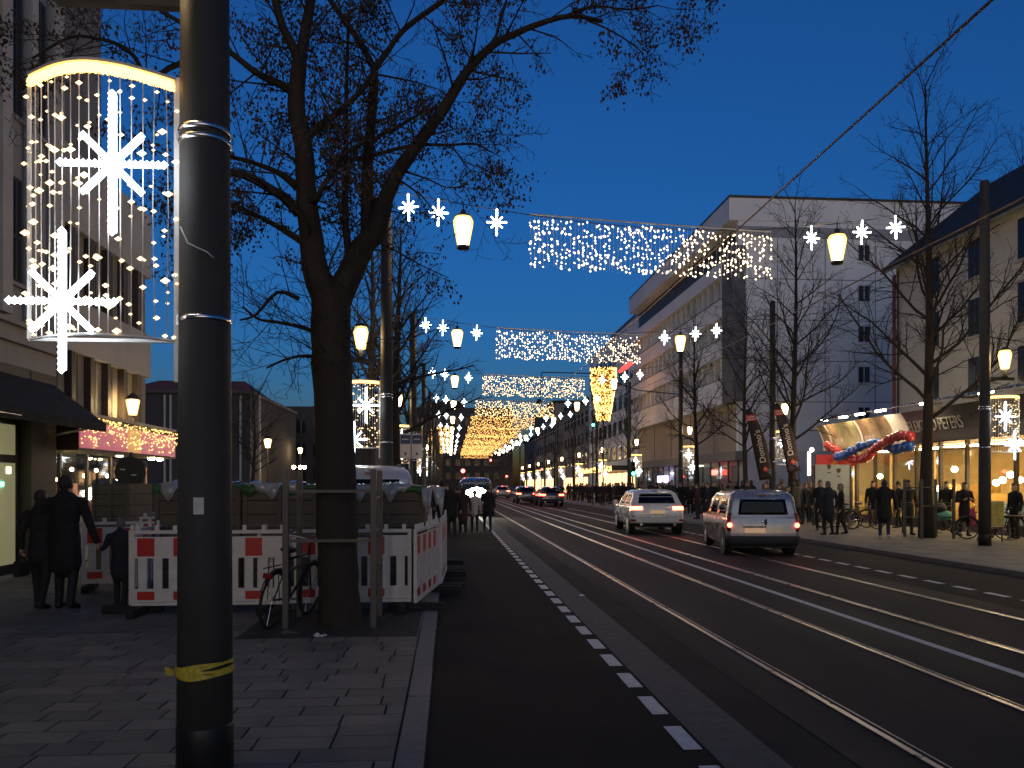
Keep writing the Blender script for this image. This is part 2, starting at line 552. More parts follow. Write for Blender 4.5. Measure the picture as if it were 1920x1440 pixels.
# tape and sticker on the first pole
tz = at(392, 1258, 4.7).z
mb = MB()
for k, (dz, tl, ph) in enumerate(((.02,.022,.4),(-.012,-.015,1.9),(.004,.006,3.3))):
    ring = []
    for i in range(29):
        a = 2*PI*i/28
        ring.append((a, tz+dz+tl*math.cos(a+ph)))
    for i in range(28):
        (a,z),(b,z2) = ring[i], ring[i+1]
        r = .1595+.002*k
        h = .014+.006*math.sin(3*a+k)
        h2 = .014+.006*math.sin(3*b+k)
        mb.quad((PXL+r*math.cos(a),4.8+r*math.sin(a),z-h),(PXL+r*math.cos(b),4.8+r*math.sin(b),z2-h2),(PXL+r*math.cos(b),4.8+r*math.sin(b),z2+h2),(PXL+r*math.cos(a),4.8+r*math.sin(a),z+h))
mb.add([(PXL-.155,4.74,tz),(PXL-.195,4.70,tz+.03),(PXL-.19,4.70,tz-.02),(PXL-.155,4.72,tz-.03)],[(0,1,2,3)])
M['tape'] = mat('yellow_tape', (.55,.42,.04), .5, var=.4, scale=30)
o = mb.build('barrier_tape', M['tape'], smooth=False)
s_ = o.modifiers.new('thick','SOLIDIFY'); s_.thickness = .002
tag(o, 'torn yellow tape wound round the street pole at knee height', 'tape')
M['sticker'] = mat('sticker_paper', (.6,.57,.5), .7, var=.2, scale=20)
mb = MB(); sz = at(390, 948, 4.65).z
n = 6
for i in range(n):
    a, b = [R(-98+22*t/n) for t in (i, i+1)]
    r = .151
    mb.quad((r*math.cos(a),r*math.sin(a),sz-.048-PZ),(r*math.cos(b),r*math.sin(b),sz-.048-PZ),(r*math.cos(b),r*math.sin(b),sz+.048-PZ),(r*math.cos(a),r*math.sin(a),sz+.048-PZ))
o = mb.build('sticker', M['sticker'], first_l); s_ = o.modifiers.new('thick','SOLIDIFY'); s_.thickness = .002
# loose wire end on the first pole
pts = [at(338,425,4.66), at(345,440,4.63), at(352,455,4.61), at(372,465,4.6), at(388,472,4.61), at(401,484,4.63)]
MB().tube(pts, .0045, 5).build('loose_wire', M['white_frame'], first_l, True, world=True)

# ---- hanging things over the street: cable, stars, lanterns, light curtains
def make_hang_star():
    mb = MB(); star_beads(mb, (0,0,0), .30, .30, .22, .17, .026)
    return mb.build('hanging_star', M['star'])
def make_hang_lantern():
    root = bpy.data.objects.new('hanging_lantern', None); COL.objects.link(root)
    gl = MB().lathe([(.135,-.42),(.225,.05),(.235,.16),(.19,.25)], 14).build('lantern_glass', M['shell'], root, True)
    MB().lathe([(.095,-.40),(.165,.05),(.17,.12),(.13,.20)], 12).build('lamp_core', M['lamp'], gl, True)
    mb = MB(); mb.lathe([(.20,.25),(.20,.28),(.07,.33),(.06,.42),(.015,.43),(.012,.62)], 14); mb.build('lantern_cap', M['pole'], root, True)
    mb = MB(); mb.lathe([(.10,-.50),(.145,-.49),(.15,-.42),(.13,-.42)], 14); mb.build('lantern_foot', M['pole'], root, True)
    return root
def make_curtain(seed):
    g = random.Random(seed)
    root = bpy.data.objects.new('light_curtain', None); COL.objects.link(root)
    W, Hh = 6.3, 1.27
    mb = MB(); mb.tube([(-W/2,0,0),(0,0,-.02),(W/2,0,0)], .022, 5); mb.build('top_rail', M['white_frame'], root)
    wr = MB(); bl = MB()
    nc = 58
    for i in range(nc+1):
        x = -W/2 + W*i/nc
        bot = -Hh + g.uniform(-.03,.05)
        wr.tube([(x,0,0),(x+g.uniform(-.03,.03),0,-.6),(x+g.uniform(-.04,.04),0,bot)], .004, 3, False)
        dens = .55 + .45*math.sin(i*.9)*math.sin(i*.37+1)
        k = int(8 + 7*dens)
        for j in range(k):
            z = -.10 - (Hh-.10)*(g.random()**.95)
            bl.octa((x+g.uniform(-.03,.03), g.uniform(-.03,.03), z), g.choice((.017,.021,.026,.03)))
    tag(wr.build('wires', M['wire'], root), kind='stuff')
    tag(bl.build('bulbs', M['bulb_w'], root), kind='stuff')
    return root
star0 = make_hang_star(); lant0 = make_hang_lantern(); curtains = [make_curtain(21), make_curtain(22)]
used = {'s':False,'l':False,'c0':False,'c1':False}
for k in range(11):
    A = Vector((PXL, LY[k+1], 8.5)); B = Vector((PXR, RY[k], 9.45))
    def cab(x):
        t = (x-A.x)/(B.x-A.x)
        return A.lerp(B, t) + Vector((0,0,-.85*math.sin(PI*t)))
    n = 24
    pts = [cab(A.x+(B.x-A.x)*i/n) for i in range(n+1)]
    c = MB().tube(pts, .011, 4).build('span_cable', M['cable'])
    tag(c, 'thin black cable slung across the street carrying stars and lanterns', 'cable', 'cables slung across the street')
    g = random.Random(90+k)
    for x in (-.93,-.25,1.12,9.3,10.75,11.75):
        s_ = star0 if not used['s'] else star0.copy()
        if used['s']: COL.objects.link(s_)
        used['s'] = True
        s_.location = cab(x) + Vector((0,-.03,-.31)); s_.rotation_euler = (0,g.uniform(-.06,.06),g.uniform(-.25,.25))
        tag(s_, 'white LED star hanging on a cable across the street', 'star light', 'stars hanging across the street')
    for x in (.33, 10.05):
        l_ = lant0 if not used['l'] else copy_tree(lant0)
        used['l'] = True
        l_.location = cab(x) + Vector((0,0,-.56))
        tag(l_, 'glowing tapered lantern hanging on a cable across the street', 'lantern', 'lanterns hanging across the street')
    ck = 'c%d' % (k % 2)
    c_ = curtains[k%2] if not used[ck] else copy_tree(curtains[k%2])
    used[ck] = True
    p0, p1 = cab(2.02), cab(8.1)
    mid = (p0+p1)/2
    c_.location = (mid.x, mid.y, mid.z-.02)
    c_.rotation_euler = (0, 0, math.atan2(p1.y-p0.y, p1.x-p0.x))
    lab = {0:'white light curtain crossing in front of the slab block parapet',1:'white light curtain hung over the road ahead of the white car'}.get(k)
    tag(c_, lab or 'amber light curtain far down the street in the row of curtains', 'light curtain', None if lab else 'amber light curtains far down the street')
    if k >= 2: restyle(c_, 'bulbs', M['bulb_y'] if k < 4 else M['bulb_a'])

# tram contact wires
for X, lab in ((3.71,'contact wire running above the tram track next to the cycle lane'),(6.64,'contact wire running above the tram track that carries the cars')):
    pts = [(X+.12*math.sin(y_/13.7), y_, 5.12) for y_ in range(-6, 220, 4)]
    o = MB().tube(pts, .012, 5).build('contact_wire', M['contact'], smooth=True)
    tag(o, lab, 'wire')
# tram cross span with a hanging signal
A = Vector((PXR, RY[2], 7.4)); pB = at(1106,700,44); pC = at(1016,698,44)
mb = MB()
mb.tube([A, A.lerp(pB,.5)+Vector((0,0,-.35)), pB, pC], [.03,.03,.035,.03], 6)
mb.tube([pC, pC+Vector((-.05,0,-.3)), at(1013,745,44)], .028, 6)
o = mb.build('overhead_gantry', M['cable'], smooth=True)
tag(o, 'black overhead arm with a drop rod reaching over the tracks', 'overhead arm')
c0 = at(1011,753,44)
o = MB().ball(c0, .16, 12, 8).build('overhead_fitting', M['black'], smooth=True)
tag(o, 'round black fitting hanging below the overhead arm', 'fitting')
# ================================================================== BUILDINGS
M['plaster'] = mat('plaster_beige', (.36,.34,.30), .85, var=.14, scale=1.1, bump=.15, bscale=40)
M['plaster2'] = mat('plaster_cream', (.50,.47,.41), .85, var=.14, scale=.9, bump=.15, bscale=40)
M['panel_white'] = mat('panel_white', (.78,.79,.78), .8, var=.10, scale=.35, bump=.08)
M['panel_pink'] = mat('panel_render', (.66,.63,.64), .85, var=.08, scale=.3)
M['panel_grey'] = mat('panel_grey', (.14,.14,.145), .85, var=.3, scale=1.4, bump=.4, bscale=14)
M['panel_beige'] = mat('panel_beige', (.36,.31,.23), .85, var=.15, scale=.5)
M['dark_frame'] = mat('dark_frame', (.035,.03,.025), .5, var=.2)
M['brown_frame'] = mat('brown_frame', (.075,.055,.038), .6, var=.3)
M['window'] = mat('window_dark', (.022,.025,.028), .2, var=.2, scale=.4, spec=.28)
M['blind'] = mat('window_blind', (.30,.27,.22), .8, var=.25, scale=2)
M['roof'] = mat('roof_tile_dark', (.035,.03,.028), .85, var=.3, scale=4, bump=.6, bscale=14)
M['roof_red'] = mat('roof_tile_red', (.20,.055,.035), .85, var=.3, scale=2, bump=.5, bscale=10)
M['pipe_red'] = mat('red_column_paint', (.16,.02,.02), .55, var=.2)
M['awning'] = mat('awning_fabric', (.012,.011,.011), .9, var=.2)
M['glassclear'] = glass('shop_glass')
M['door_lit'] = emi('door_lit_frosted', (.70,.66,.34), .055)
M['exit_green'] = emi('exit_light_green', (.1,1,.6), 2.0)
M['dim_white'] = emi('lit_note', (1,.95,.7), .5)
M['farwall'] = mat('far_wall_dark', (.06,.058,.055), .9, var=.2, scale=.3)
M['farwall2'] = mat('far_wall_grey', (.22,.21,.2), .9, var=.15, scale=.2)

# ---- beige corner house by the pavement
XA = -7.8
b1 = thing('corner_house', 'beige plastered house with tall window strips above a dark awning', 'building', (XA,10,0))
def part(name, mb, m, parent, **k): return mb.build(name, m, parent, world=True, **k)
YE = 16.5
part('wall', MB().box(XA-8,XA,-8,YE,3.9,22), M['plaster'], b1)
mb = MB()
for z in (4.3, 4.62): mb.box(XA,XA+.10,-8,YE,z,z+.09)
part('cornice', mb, M['plaster'], b1)
# tall window strips
for k, (y0, y1) in enumerate(((8.2,9.6),(10.2,11.5),(12.55,13.15),(13.65,14.15),(14.75,15.2),(15.6,16.05))):
    for z0, z1 in ((5.4,7.3),(8.4,11.0),(11.4,16.5)):
        if k == 5 and z0 < 6: continue
        w_ = part('window', MB().box(XA-.14,XA+.012,y0,y1,z0,z1), M['dark_frame'], b1)
        part('pane', MB().box(XA+.0,XA+.018,y0+.06,y1-.06,z0+.06,z1-.06), M['window'], w_)
        mb = MB(); mb.box(XA,XA+.03,(y0+y1)/2-.03,(y0+y1)/2+.03,z0+.05,z1-.05)
        for zz in np.arange(z0+.8, z1-.3, .9): mb.box(XA,XA+.026,y0+.05,y1-.05,zz,zz+.05)
        part('mullion', mb, M['dark_frame'], w_)
        part('sill', MB().box(XA,XA+.07,y0-.06,y1+.06,z0-.07,z0-.005), M['plaster'], w_)
# piers between the strips
for (y0,y1) in ((9.75,10.05),(12.1,12.4),(13.25,13.52),(14.3,14.62),(15.28,15.5),(16.14,16.5)):
    part('pier', MB().box(XA,XA+.16,y0,y1,4.75,22), M['plaster2'], b1)
# ground floor: piers, doors
part('plinth', MB().box(XA-.5,XA+.01,-8,YE,0,.12), M['plaster'], b1)
for (y0,y1) in ((-8,12.4),(13.75,14.3),(15.55,16.5)):
    part('pier', MB().box(XA-.4,XA,y0,y1,.1,3.9), M['brown_frame'] if y0 > 15 else M['plaster'], b1)
part('fascia', MB().box(XA-.4,XA-.01,12.4,15.55,2.95,3.9), M['dark_frame'], b1)
for (y0,y1) in ((12.45,13.7),(14.35,15.5)):
    d = part('door', MB().box(XA-.26,XA-.20,y0,y1,.1,2.95), M['brown_frame'], b1)
    part('pane', MB().box(XA-.22,XA-.19,y0+.14,y1-.14,.3,2.15), M['door_lit'], d)
    part('pane', MB().box(XA-.22,XA-.19,y0+.14,y1-.14,2.3,2.85), M['door_lit'], d)
    part('handle', MB().bar((XA-.15,y0+.2,.9),(XA-.15,y0+.2,1.3),.03), M['chrome'], d)
part('exit_light', MB().box(XA-.185,XA-.17,14.72,14.95,1.72,1.80), M['exit_green'], b1)
part('notice', MB().box(XA-.185,XA-.175,15.05,15.2,1.95,2.08), M['dim_white'], b1)
# awning
mb = MB()
za, zb = 3.72, 2.95
xa, xb = XA+.02, XA+1.02
for a,b in ((8.0,16.35),):
    mb.add([(xa,a,za),(xb,a,zb),(xb,b,zb),(xa,b,za),(xa,a,za-.03),(xb,a,zb-.16),(xb,b,zb-.16),(xa,b,za-.03)],
           [(0,1,2,3),(7,6,5,4),(0,4,5,1),(1,5,6,2),(2,6,7,3),(3,7,4,0)])
aw = part('awning', mb, M['awning'], b1)
part('valance_trim', MB().box(xb,xb+.012,8.0,13.2,zb-.10,zb-.085), M['chrome'], aw)
mb = MB(); mb.bar((xa,12.5,2.7),(xb-.05,12.5,zb-.05),.04); mb.bar((xa,16.2,2.7),(xb-.05,16.2,zb-.05),.04)
part('awning_arm', mb, M['chrome'], aw)

# ---- house behind it with slatted window bands and lit shop
XB = -8.4
b2 = thing('slatted_house', 'pale house with slatted window bands above a lit pink shop canopy', 'building', (XB,20,0))
part('wall', MB().box(XB-9,XB-.2,YE+.01,23.2,3.3,9.3), M['plaster2'], b2)
part('upper_wall', MB().box(XB-9,XB-.1,YE+.01,20.2,9.3,22), M['farwall2'], b2)
part('shop_back_wall', MB().box(XB-5,XB-4.8,YE+.01,23.2,0,3.3), M['plaster2'], b2)
for z0,z1 in ((4.75,5.95),(7.55,9.3),(3.2,3.38)):
    part('spandrel', MB().box(XB-.2,XB,YE+.012,23.2,z0,z1), M['plaster2'], b2)
for z0,z1 in ((3.38,4.75),(5.95,7.55)):
    yy = YE+.15
    while yy < 23.0:
        w_ = part('window', MB().box(XB-.19,XB-.16,yy+.16,yy+.86,z0,z1), M['blind'], b2)
        part('pane_slat', MB().box(XB-.17,XB-.15,yy+.5,yy+.55,z0,z1), M['brown_frame'], w_)
        part('fin', MB().box(XB-.2,XB-.01,yy-.06,yy+.12,z0,z1), M['brown_frame'], b2)
        yy += .95
# shop canopy with posters and icicle lights
M['poster'] = emi('canopy_poster_pink', (.75,.16,.25), .10)
M['poster2'] = emi('canopy_poster_gold', (.85,.42,.14), .12)
mb = MB(); mb.box(XB+.01,XB+.98,YE+.1,22.3,2.45,3.18)
cn = part('canopy', mb, M['brown_frame'], b2)
g = random.Random(4)
yy = YE+.12
while yy < 22.2:
    part('poster', MB().box(XB+.98,XB+.995,yy,min(yy+.78,22.28),2.5,3.05), g.choice((M['poster'],M['poster'],M['poster2'])), cn)
    yy += .8
bl = MB()
for i in range(430):
    y_ = g.uniform(YE+.12, 22.3); d_ = g.random()**1.6
    ln = .25+.4*abs(math.sin(y_*4.1))
    bl.octa((XB+1.02+g.uniform(0,.03), y_, 3.14-d_*ln), g.choice((.010,.015,.020)))
for i in range(80):
    bl.octa((XB+g.uniform(.02,1.0), 22.33, 3.14-.5*g.random()**1.6), .018)
tag(part('icicle_lights', bl, M['bulb_i'], cn), kind='stuff')
mb = MB(); mb.box(XB,XB+1.0,YE+.1,22.3,3.18,3.24); part('canopy_edge', mb, M['plaster2'], cn)
for yy in (19.3,21.3,21.9):
    part('downlight', MB().lathe([(.06,0),(.09,.02),(.09,.05)],10,(XB+.7,yy,2.39)), M['dim_white'] if yy < 20 else M['lamp'], cn)
M['shop_pink'] = emi('shop_interior_glow', (1,.55,.33), .35)
yy = YE+.3
k = 0
while yy < 23.0:
    w_ = part('shop_window', MB().box(XB-.12,XB-.06,yy-.05,yy+.05,.1,2.45), M['dark_frame'], b2)
    part('pane', MB().box(XB-.10,XB-.09,yy+.05,min(yy+1.25,23.15),.5,2.4), M['glassclear'], w_)
    yy += 1.3; k += 1
part('stall_riser', MB().box(XB-.2,XB-.02,YE+.1,23.2,0,.5), M['plaster2'], b2)
part('ceiling_glow', MB().box(XB-4.5,XB-.6,YE+.6,22.8,3.1,3.14), M['shop_pink'], b2)
for i in range(9):
    y_ = YE+.8+i*.68
    part('display_shelf', MB().box(XB-1.4-g.random(),XB-1.1,y_,y_+.5,.3,1.0+g.random()*.8), mat('goods_%d'%i, (g.uniform(.2,.6),g.uniform(.08,.3),g.uniform(.1,.3)), .7), b2)
    part('display_lamp', MB().ball((XB-.8,y_+.2,2.1+g.uniform(-.3,.1)),.045,8,6), M['lamp'], b2)

# ---- dark halls far left
b3 = thing('dark_hall', 'dark flat-roofed hall with pale vertical strips', 'building', (-18,60,0))
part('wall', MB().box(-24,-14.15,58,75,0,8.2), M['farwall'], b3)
for px in (309,320,345,451,487):
    p = at(px,760,57.9); part('strip', MB().box(p.x-.06,p.x+.06,57.85,58,0,8.1), M['plaster2'], b3)
part('roof_edge', MB().box(-24.2,-14,57.7,75,8.2,8.45), M['dark_frame'], b3)
b4 = thing('red_roof_house', 'far house with a red tiled hipped roof behind the dark hall', 'building', (-23,82,0))
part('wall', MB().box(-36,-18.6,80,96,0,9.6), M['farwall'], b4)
mb = MB(); mb.add([(-36.6,79.5,9.6),(-18,79.5,9.6),(-18,96.5,9.6),(-36.6,96.5,9.6),(-31,88,12.9),(-22,88,12.9)],[(0,1,5,4),(1,2,5),(2,3,4,5),(3,0,4),(0,3,2,1)])
rf = part('roof', mb, M['roof_red'], b4)
part('dormer', MB().box(-24.2,-22.4,80.3,84,9.7,11.2), M['farwall2'], rf)
b5 = thing('grey_block', 'dark grey block beyond the square with dim windows', 'building', (-15,100,0))
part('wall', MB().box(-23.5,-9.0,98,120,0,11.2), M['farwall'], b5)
for i in range(7):
    for j in range(3):
        x = -22.3+i*1.95; z = 2.2+j*2.9
        w_ = part('window', MB().box(x,x+1.1,97.93,98,z,z+1.6), M['window'], b5)
        part('window_frame', MB().box(x+.5,x+.6,97.9,97.935,z,z+1.6), M['farwall2'], w_)
b6 = thing('end_block', 'dark block closing the view at the far end of the street', 'building', (2,205,0))
part('wall', MB().box(-9,16,200,220,0,21), M['farwall'], b6)
part('penthouse', MB().box(-6,4,204,216,21,23), M['farwall'], b6)
for i in range(10):
    for j in range(5):
        x = -8+i*2.4; z = 3+j*3.4
        part('window', MB().box(x,x+1.3,199.9,200,z,z+1.7), M['window'], b6)

# ---- white slab block on the other side
XC, YC, YC2 = 18.6, 50.0, 78.5
b7 = thing('white_slab_block', 'tall white slab block with a blank gable and banded street front', 'building', (XC,YC,0))
part('gable_wall', MB().box(XC,34,YC,YC+.3,3.9,20.2), M['panel_white'], b7)
part('core', MB().box(XC+.5,34,YC+.3,YC2,0,20.0), M['panel_white'], b7)
part('gable_base', MB().box(XC+.6,34,YC+.02,YC+.3,0,3.9), M['panel_pink'], b7)
mb = MB()
for z in (7.1,9.75,12.4,15.05): mb.box(XC+.02,34,YC-.012,YC+.001,z,z+.05)
for x in (21.2,24.4,27.8): mb.box(x,x+.05,YC-.012,YC+.001,4.1,18.3)
part('panel_joint', mb, M['farwall2'], b7)
part('gable_band', MB().box(XC-.01,34,YC-.03,YC,17.75,18.45), mat('panel_band', (.33,.33,.34), .85, var=.15), b7)
part('parapet', MB().box(XC-.6,34.1,YC-.06,YC2,18.8,20.25), M['panel_white'], b7)
part('roof_edge', MB().box(XC-.62,34.2,YC-.12,YC2,20.25,20.4), M['dark_frame'], b7)
part('chimney', MB().box(23.5,24.6,52,53,20.3,21.0), M['dark_frame'], b7)
for z in (6.25,8.9,11.55,14.2,16.85):
    w_ = part('window', MB().box(26.6,27.5,YC-.02,YC+.05,z-.55,z+.6), M['panel_pink'], b7)
    part('pane', MB().box(26.68,27.42,YC-.03,YC-.01,z-.48,z+.53), M['window'], w_)
    part('sill', MB().box(26.55,27.55,YC-.12,YC-.02,z-.62,z-.55), M['panel_white'], w_)
    part('mullion', MB().box(27.02,27.07,YC-.04,YC-.03,z-.48,z+.53), M['panel_white'], w_)
part('corner_pier', MB().box(XC-.35,XC+.5,YC-.01,YC+2.0,7.1,17.2), M['panel_grey'], b7)
bands = ((7.1,8.75),(10.25,11.45),(12.95,14.15))
for z0,z1 in bands:
    part('spandrel', MB().box(XC-.45,XC+.3,YC+2.0,YC2,z0,z1), M['panel_white'], b7)
    part('spandrel_cap', MB().box(XC-.5,XC+.3,YC+2.0,YC2,z1,z1+.06), M['farwall2'], b7)
part('spandrel', MB().box(XC-.45,XC+.3,YC+2.0,YC2,15.7,16.7), M['panel_white'], b7)
for z0,z1 in ((8.81,10.25),(11.51,12.95),(14.21,15.7)):
    part('window_strip', MB().box(XC+.15,XC+.2,YC+2.0,YC2,z0,z1), M['blind'], b7)
    yy = YC+2.6
    while yy < YC2:
        part('pilaster', MB().box(XC-.2,XC+.15,yy,yy+.22,z0,z1), M['panel_white'], b7)
        part('pane', MB().box(XC+.10,XC+.15,yy+.55,yy+1.15,z0+.15,z1), M['window'], b7)
        yy += 1.35
part('terrace_back', MB().box(XC+.4,XC+.5,YC+.3,YC2,16.7,18.8), M['dark_frame'], b7)
# base
part('base_wall', MB().box(XC+.3,XC+.5,YC+.3,YC2,3.9,7.1), M['panel_beige'], b7)
mb = MB()
for yy in (55.5,61,66.5,72): mb.box(XC+.27,XC+.3,yy,yy+.08,3.9,7.1)
part('panel_joint', mb, M['dark_frame'], b7)
part('fascia', MB().box(XC-.3,XC+.5,YC-.3,YC2,3.3,3.9), M['farwall2'], b7)
part('shop_back', MB().box(XC+4,XC+4.1,YC,YC2,0,3.3), M['panel_beige'], b7)
M['shopglow'] = emi('shop_ceiling_light', (1,.62,.34), 1.6)
M['shopglow_v'] = emi('shop_sign_violet', (.75,.55,1), .9)
M['shopred'] = emi('shop_sign_red', (1,.08,.06), 2.0)
g = random.Random(11)
yy = YC
while yy < YC2-1:
    w_ = part('shop_window', MB().box(XC-.02,XC+.08,yy,yy+.14,0,3.3), M['dark_frame'], b7)
    part('pane', MB().box(XC,XC+.02,yy+.14,yy+1.7,.3,3.0), M['glassclear'], w_)
    yy += 1.8
for y_ in (53,56.2,60,63,66,70,73):
    part('ceiling_lamp', MB().box(XC+.7,XC+1.0,y_,y_+1.4,2.9,2.96), M['shopglow'], b7)
part('sign_light', MB().box(XC-.12,XC-.04,66.2,69.5,1.9,2.5), M['shopglow_v'], b7)
part('sign_light', MB().box(XC-.4,XC-.3,56.0,59.5,3.05,3.15), M['dim_white'], b7)
part('sign_light', MB().box(XC-.4,XC-.3,53.2,54.0,2.4,2.75), M['shopred'], b7)
for i in range(14):
    y_ = YC+1+i*1.85
    part('display', MB().box(XC+.9,XC+1.6,y_,y_+1.0,.2,1.2+g.random()), mat('shelf_%d'%i,(g.uniform(.15,.5),g.uniform(.1,.3),g.uniform(.08,.25)),.7), b7)

# ---- further blocks in the row
b8 = thing('pale_corner_block', 'pale corner block with a projecting lit canopy beyond the slab block', 'building', (18,82,0))
part('wall', MB().box(19.2,34,80,108,0,19), M['panel_white'], b8)
part('penthouse', MB().box(20.5,34,82,100,19,20.6), M['farwall2'], b8)
g = random.Random(5)
for j in range(5):
    for i in range(9):
        z = 4.6+j*2.8; y_ = 81.5+i*2.9
        w_ = part('window', MB().box(19.12,19.2,y_,y_+1.5,z,z+1.5), M['window'], b8)
        part('sill', MB().box(19.05,19.2,y_-.1,y_+1.6,z-.1,z), M['farwall2'], b8)
    for i in range(3):
        x = 20.5+i*3; w_ = part('window', MB().box(x,x+1.4,79.93,80,4.6+j*2.8,6.1+j*2.8), M['window'], b8)
part('canopy', MB().box(16.6,19.2,80.3,104,3.2,3.7), M['dark_frame'], b8)
M['amber_win'] = emi('shop_window_lit', (1,.55,.24), .7)
for i in range(7):
    part('shop_window', MB().box(19.1,19.2,81+i*3.2,83.4+i*3.2,.4,3.0), M['amber_win'], b8)
bl = MB()
for i in range(260): bl.octa((16.55, g.uniform(80.3,104), 3.65-.55*g.random()), .05)
tag(part('fringe_lights', bl, M['bulb_a'], b8), kind='stuff')
for idx, (x0,y0,y1,h,lab) in enumerate(((19.5,110,136,13.5,'grey block beyond the lit canopy on the crowded side'),(18.5,138,172,16,'far pale block where the street narrows'),(19,174,200,12,'last low block before the end of the street'))):
    b = thing('street_block', lab, 'building', (x0,y0,0))
    part('wall', MB().box(x0,x0+15,y0,y1,0,h), M['farwall2'], b)
    part('roof', MB().box(x0-.4,x0+15,y0-.3,y1,h,h+.4), M['roof'], b)
    for j in range(int((h-4)//3)):
        for i in range(int((y1-y0)//3.4)):
            part('window', MB().box(x0-.07,x0,y0+1+i*3.4,y0+2.5+i*3.4,4.6+j*3,6.2+j*3), M['window'], b)
        part('window', MB().box(x0+1.5,x0+2.8,y0-.07,y0,4.6+j*3,6.2+j*3), M['window'], b)
    for i in range(int((y1-y0)//4)):
        part('shop_window', MB().box(x0-.08,x0,y0+.8+i*4,y0+3.8+i*4,.4,2.8), M['amber_win'], b)
for idx, (y0,y1,h,lab) in enumerate(((112,140,12,'dark block on the cycle lane side far down the street'),(142,198,15,'dark long block near the end of the cycle lane'))):
    b = thing('street_block', lab, 'building', (-12,y0,0))
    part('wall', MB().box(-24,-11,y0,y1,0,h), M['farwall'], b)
    part('roof', MB().box(-24,-10.7,y0-.2,y1,h,h+.5), M['roof'], b)
    for i in range(8): part('window', MB().box(-11,-10.93,y0+1+i*3.2,y0+2.6+i*3.2,4,5.6), M['window'], b)

# ---- gabled house on the right with the shop pavilion
XD, YD = 22.8, 39.0
b9 = thing('gabled_house', 'beige house with a dark pitched roof and tall windows behind the shop pavilion', 'building', (XD,YD,0))
part('wall', MB().box(XD,33,8,YD,0,13), M['plaster2'], b9)
mb = MB(); mb.add([(XD,YD-.001,13),(33,YD-.001,13),(28,YD-.001,16.8),(XD,8,13),(33,8,13),(28,8,16.8)],[(0,2,1),(3,4,5)])
part('gable', mb, M['plaster2'], b9)
mb = MB(); e = .55
mb.add([(XD-e,7,12.55),(XD-e,YD+.3,12.55),(28,YD+.3,17.1),(28,7,17.1),(33+e,YD+.3,12.55),(33+e,7,12.55),
        (XD-e,7,12.85),(XD-e,YD+.3,12.85),(28,YD+.3,17.4),(28,7,17.4),(33+e,YD+.3,12.85),(33+e,7,12.85)],
       [(0,1,2,3),(3,2,4,5),(6,9,8,7),(9,11,10,8),(0,6,7,1),(4,10,11,5),(1,7,8,2),(2,8,10,4),(0,3,9,6),(3,5,11,9)])
part('roof', mb, M['roof'], b9)
part('gutter', MB().tube([(XD-e-.05,7,12.6),(XD-e-.05,YD+.3,12.6)],.07,8), M['farwall2'], b9)
for j in range(3):
    for i in range(8):
        y_ = YD-3.2-i*3.05; z = 5.6+j*2.55
        w_ = part('window', MB().box(XD-.05,XD+.02,y_-.55,y_+.55,z,z+1.75), M['plaster2'], b9)
        part('pane', MB().box(XD-.07,XD-.04,y_-.47,y_+.47,z+.08,z+1.67), M['window'], w_)
        part('mullion', MB().box(XD-.085,XD-.065,y_-.03,y_+.03,z+.08,z+1.67), M['brown_frame'], w_)
        part('sill', MB().box(XD-.14,XD,y_-.62,y_+.62,z-.08,z), M['plaster'], w_)
part('downpipe', MB().tube([(XD-.12,26.6,4.7),(XD-.12,26.6,12.6)],.055,8), M['farwall'], b9)
part('corner_column', MB().box(XD-.02,XD+.25,YD+.02,YD+.3,4.4,12.5), M['pipe_red'], b9)
part('downpipe', MB().tube([(XD-.1,YD-.35,4.7),(XD-.1,YD-.35,12.6)],.05,8), M['farwall'], b9)

XP, YP0, YP1 = 18.0, 12.0, 36.3
b10 = thing('shop_pavilion', 'glass shop pavilion glowing warm yellow under a curved sign board', 'shop', (XP,YP1,0))
M['ceil'] = mat('shop_ceiling', (.6,.52,.38), .8)
M['warm_wall'] = mat('shop_inner_wall', (.62,.45,.22), .8, var=.2, scale=1)
part('roof', MB().box(XP-.25,XD-.01,YP0,YP1,3.3,3.45), M['dark_frame'], b10)
part('roof_upstand', MB().box(XP+.3,XD-.01,YP0,YP1,3.45,4.3), M['farwall2'], b10)
part('back_wall', MB().box(XD-.3,XD-.02,YP0,YP1,.1,3.3), M['warm_wall'], b10)
part('end_wall', MB().box(XP,XD-.3,YP1-.15,YP1,.1,3.3), M['panel_beige'], b10)
part('floor', MB().box(XP,XD-.3,YP0,YP1-.15,.1,.13), M['panel_beige'], b10)
M['shop_lamp'] = emi('shop_lamp', (1,.60,.22), 9.0)
g = random.Random(8)
for i in range(9):
    y_ = 14+i*2.4
    part('ceiling_lamp', MB().box(XP+1.2,XP+1.9,y_,y_+1.3,3.2,3.28), M['shop_lamp'], b10)
for (px,py) in ((1650,893),(1664,893),(1745,905),(1790,880),(1850,850),(1868,905),(1880,900),(1895,890),(1912,900),(1760,925)):
    p = atX(px,py,XP+.9); part('pendant_lamp', MB().ball((p.x,p.y,min(2.9,max(1.6,p.z))),.11,10,8), M['lamp'], b10)
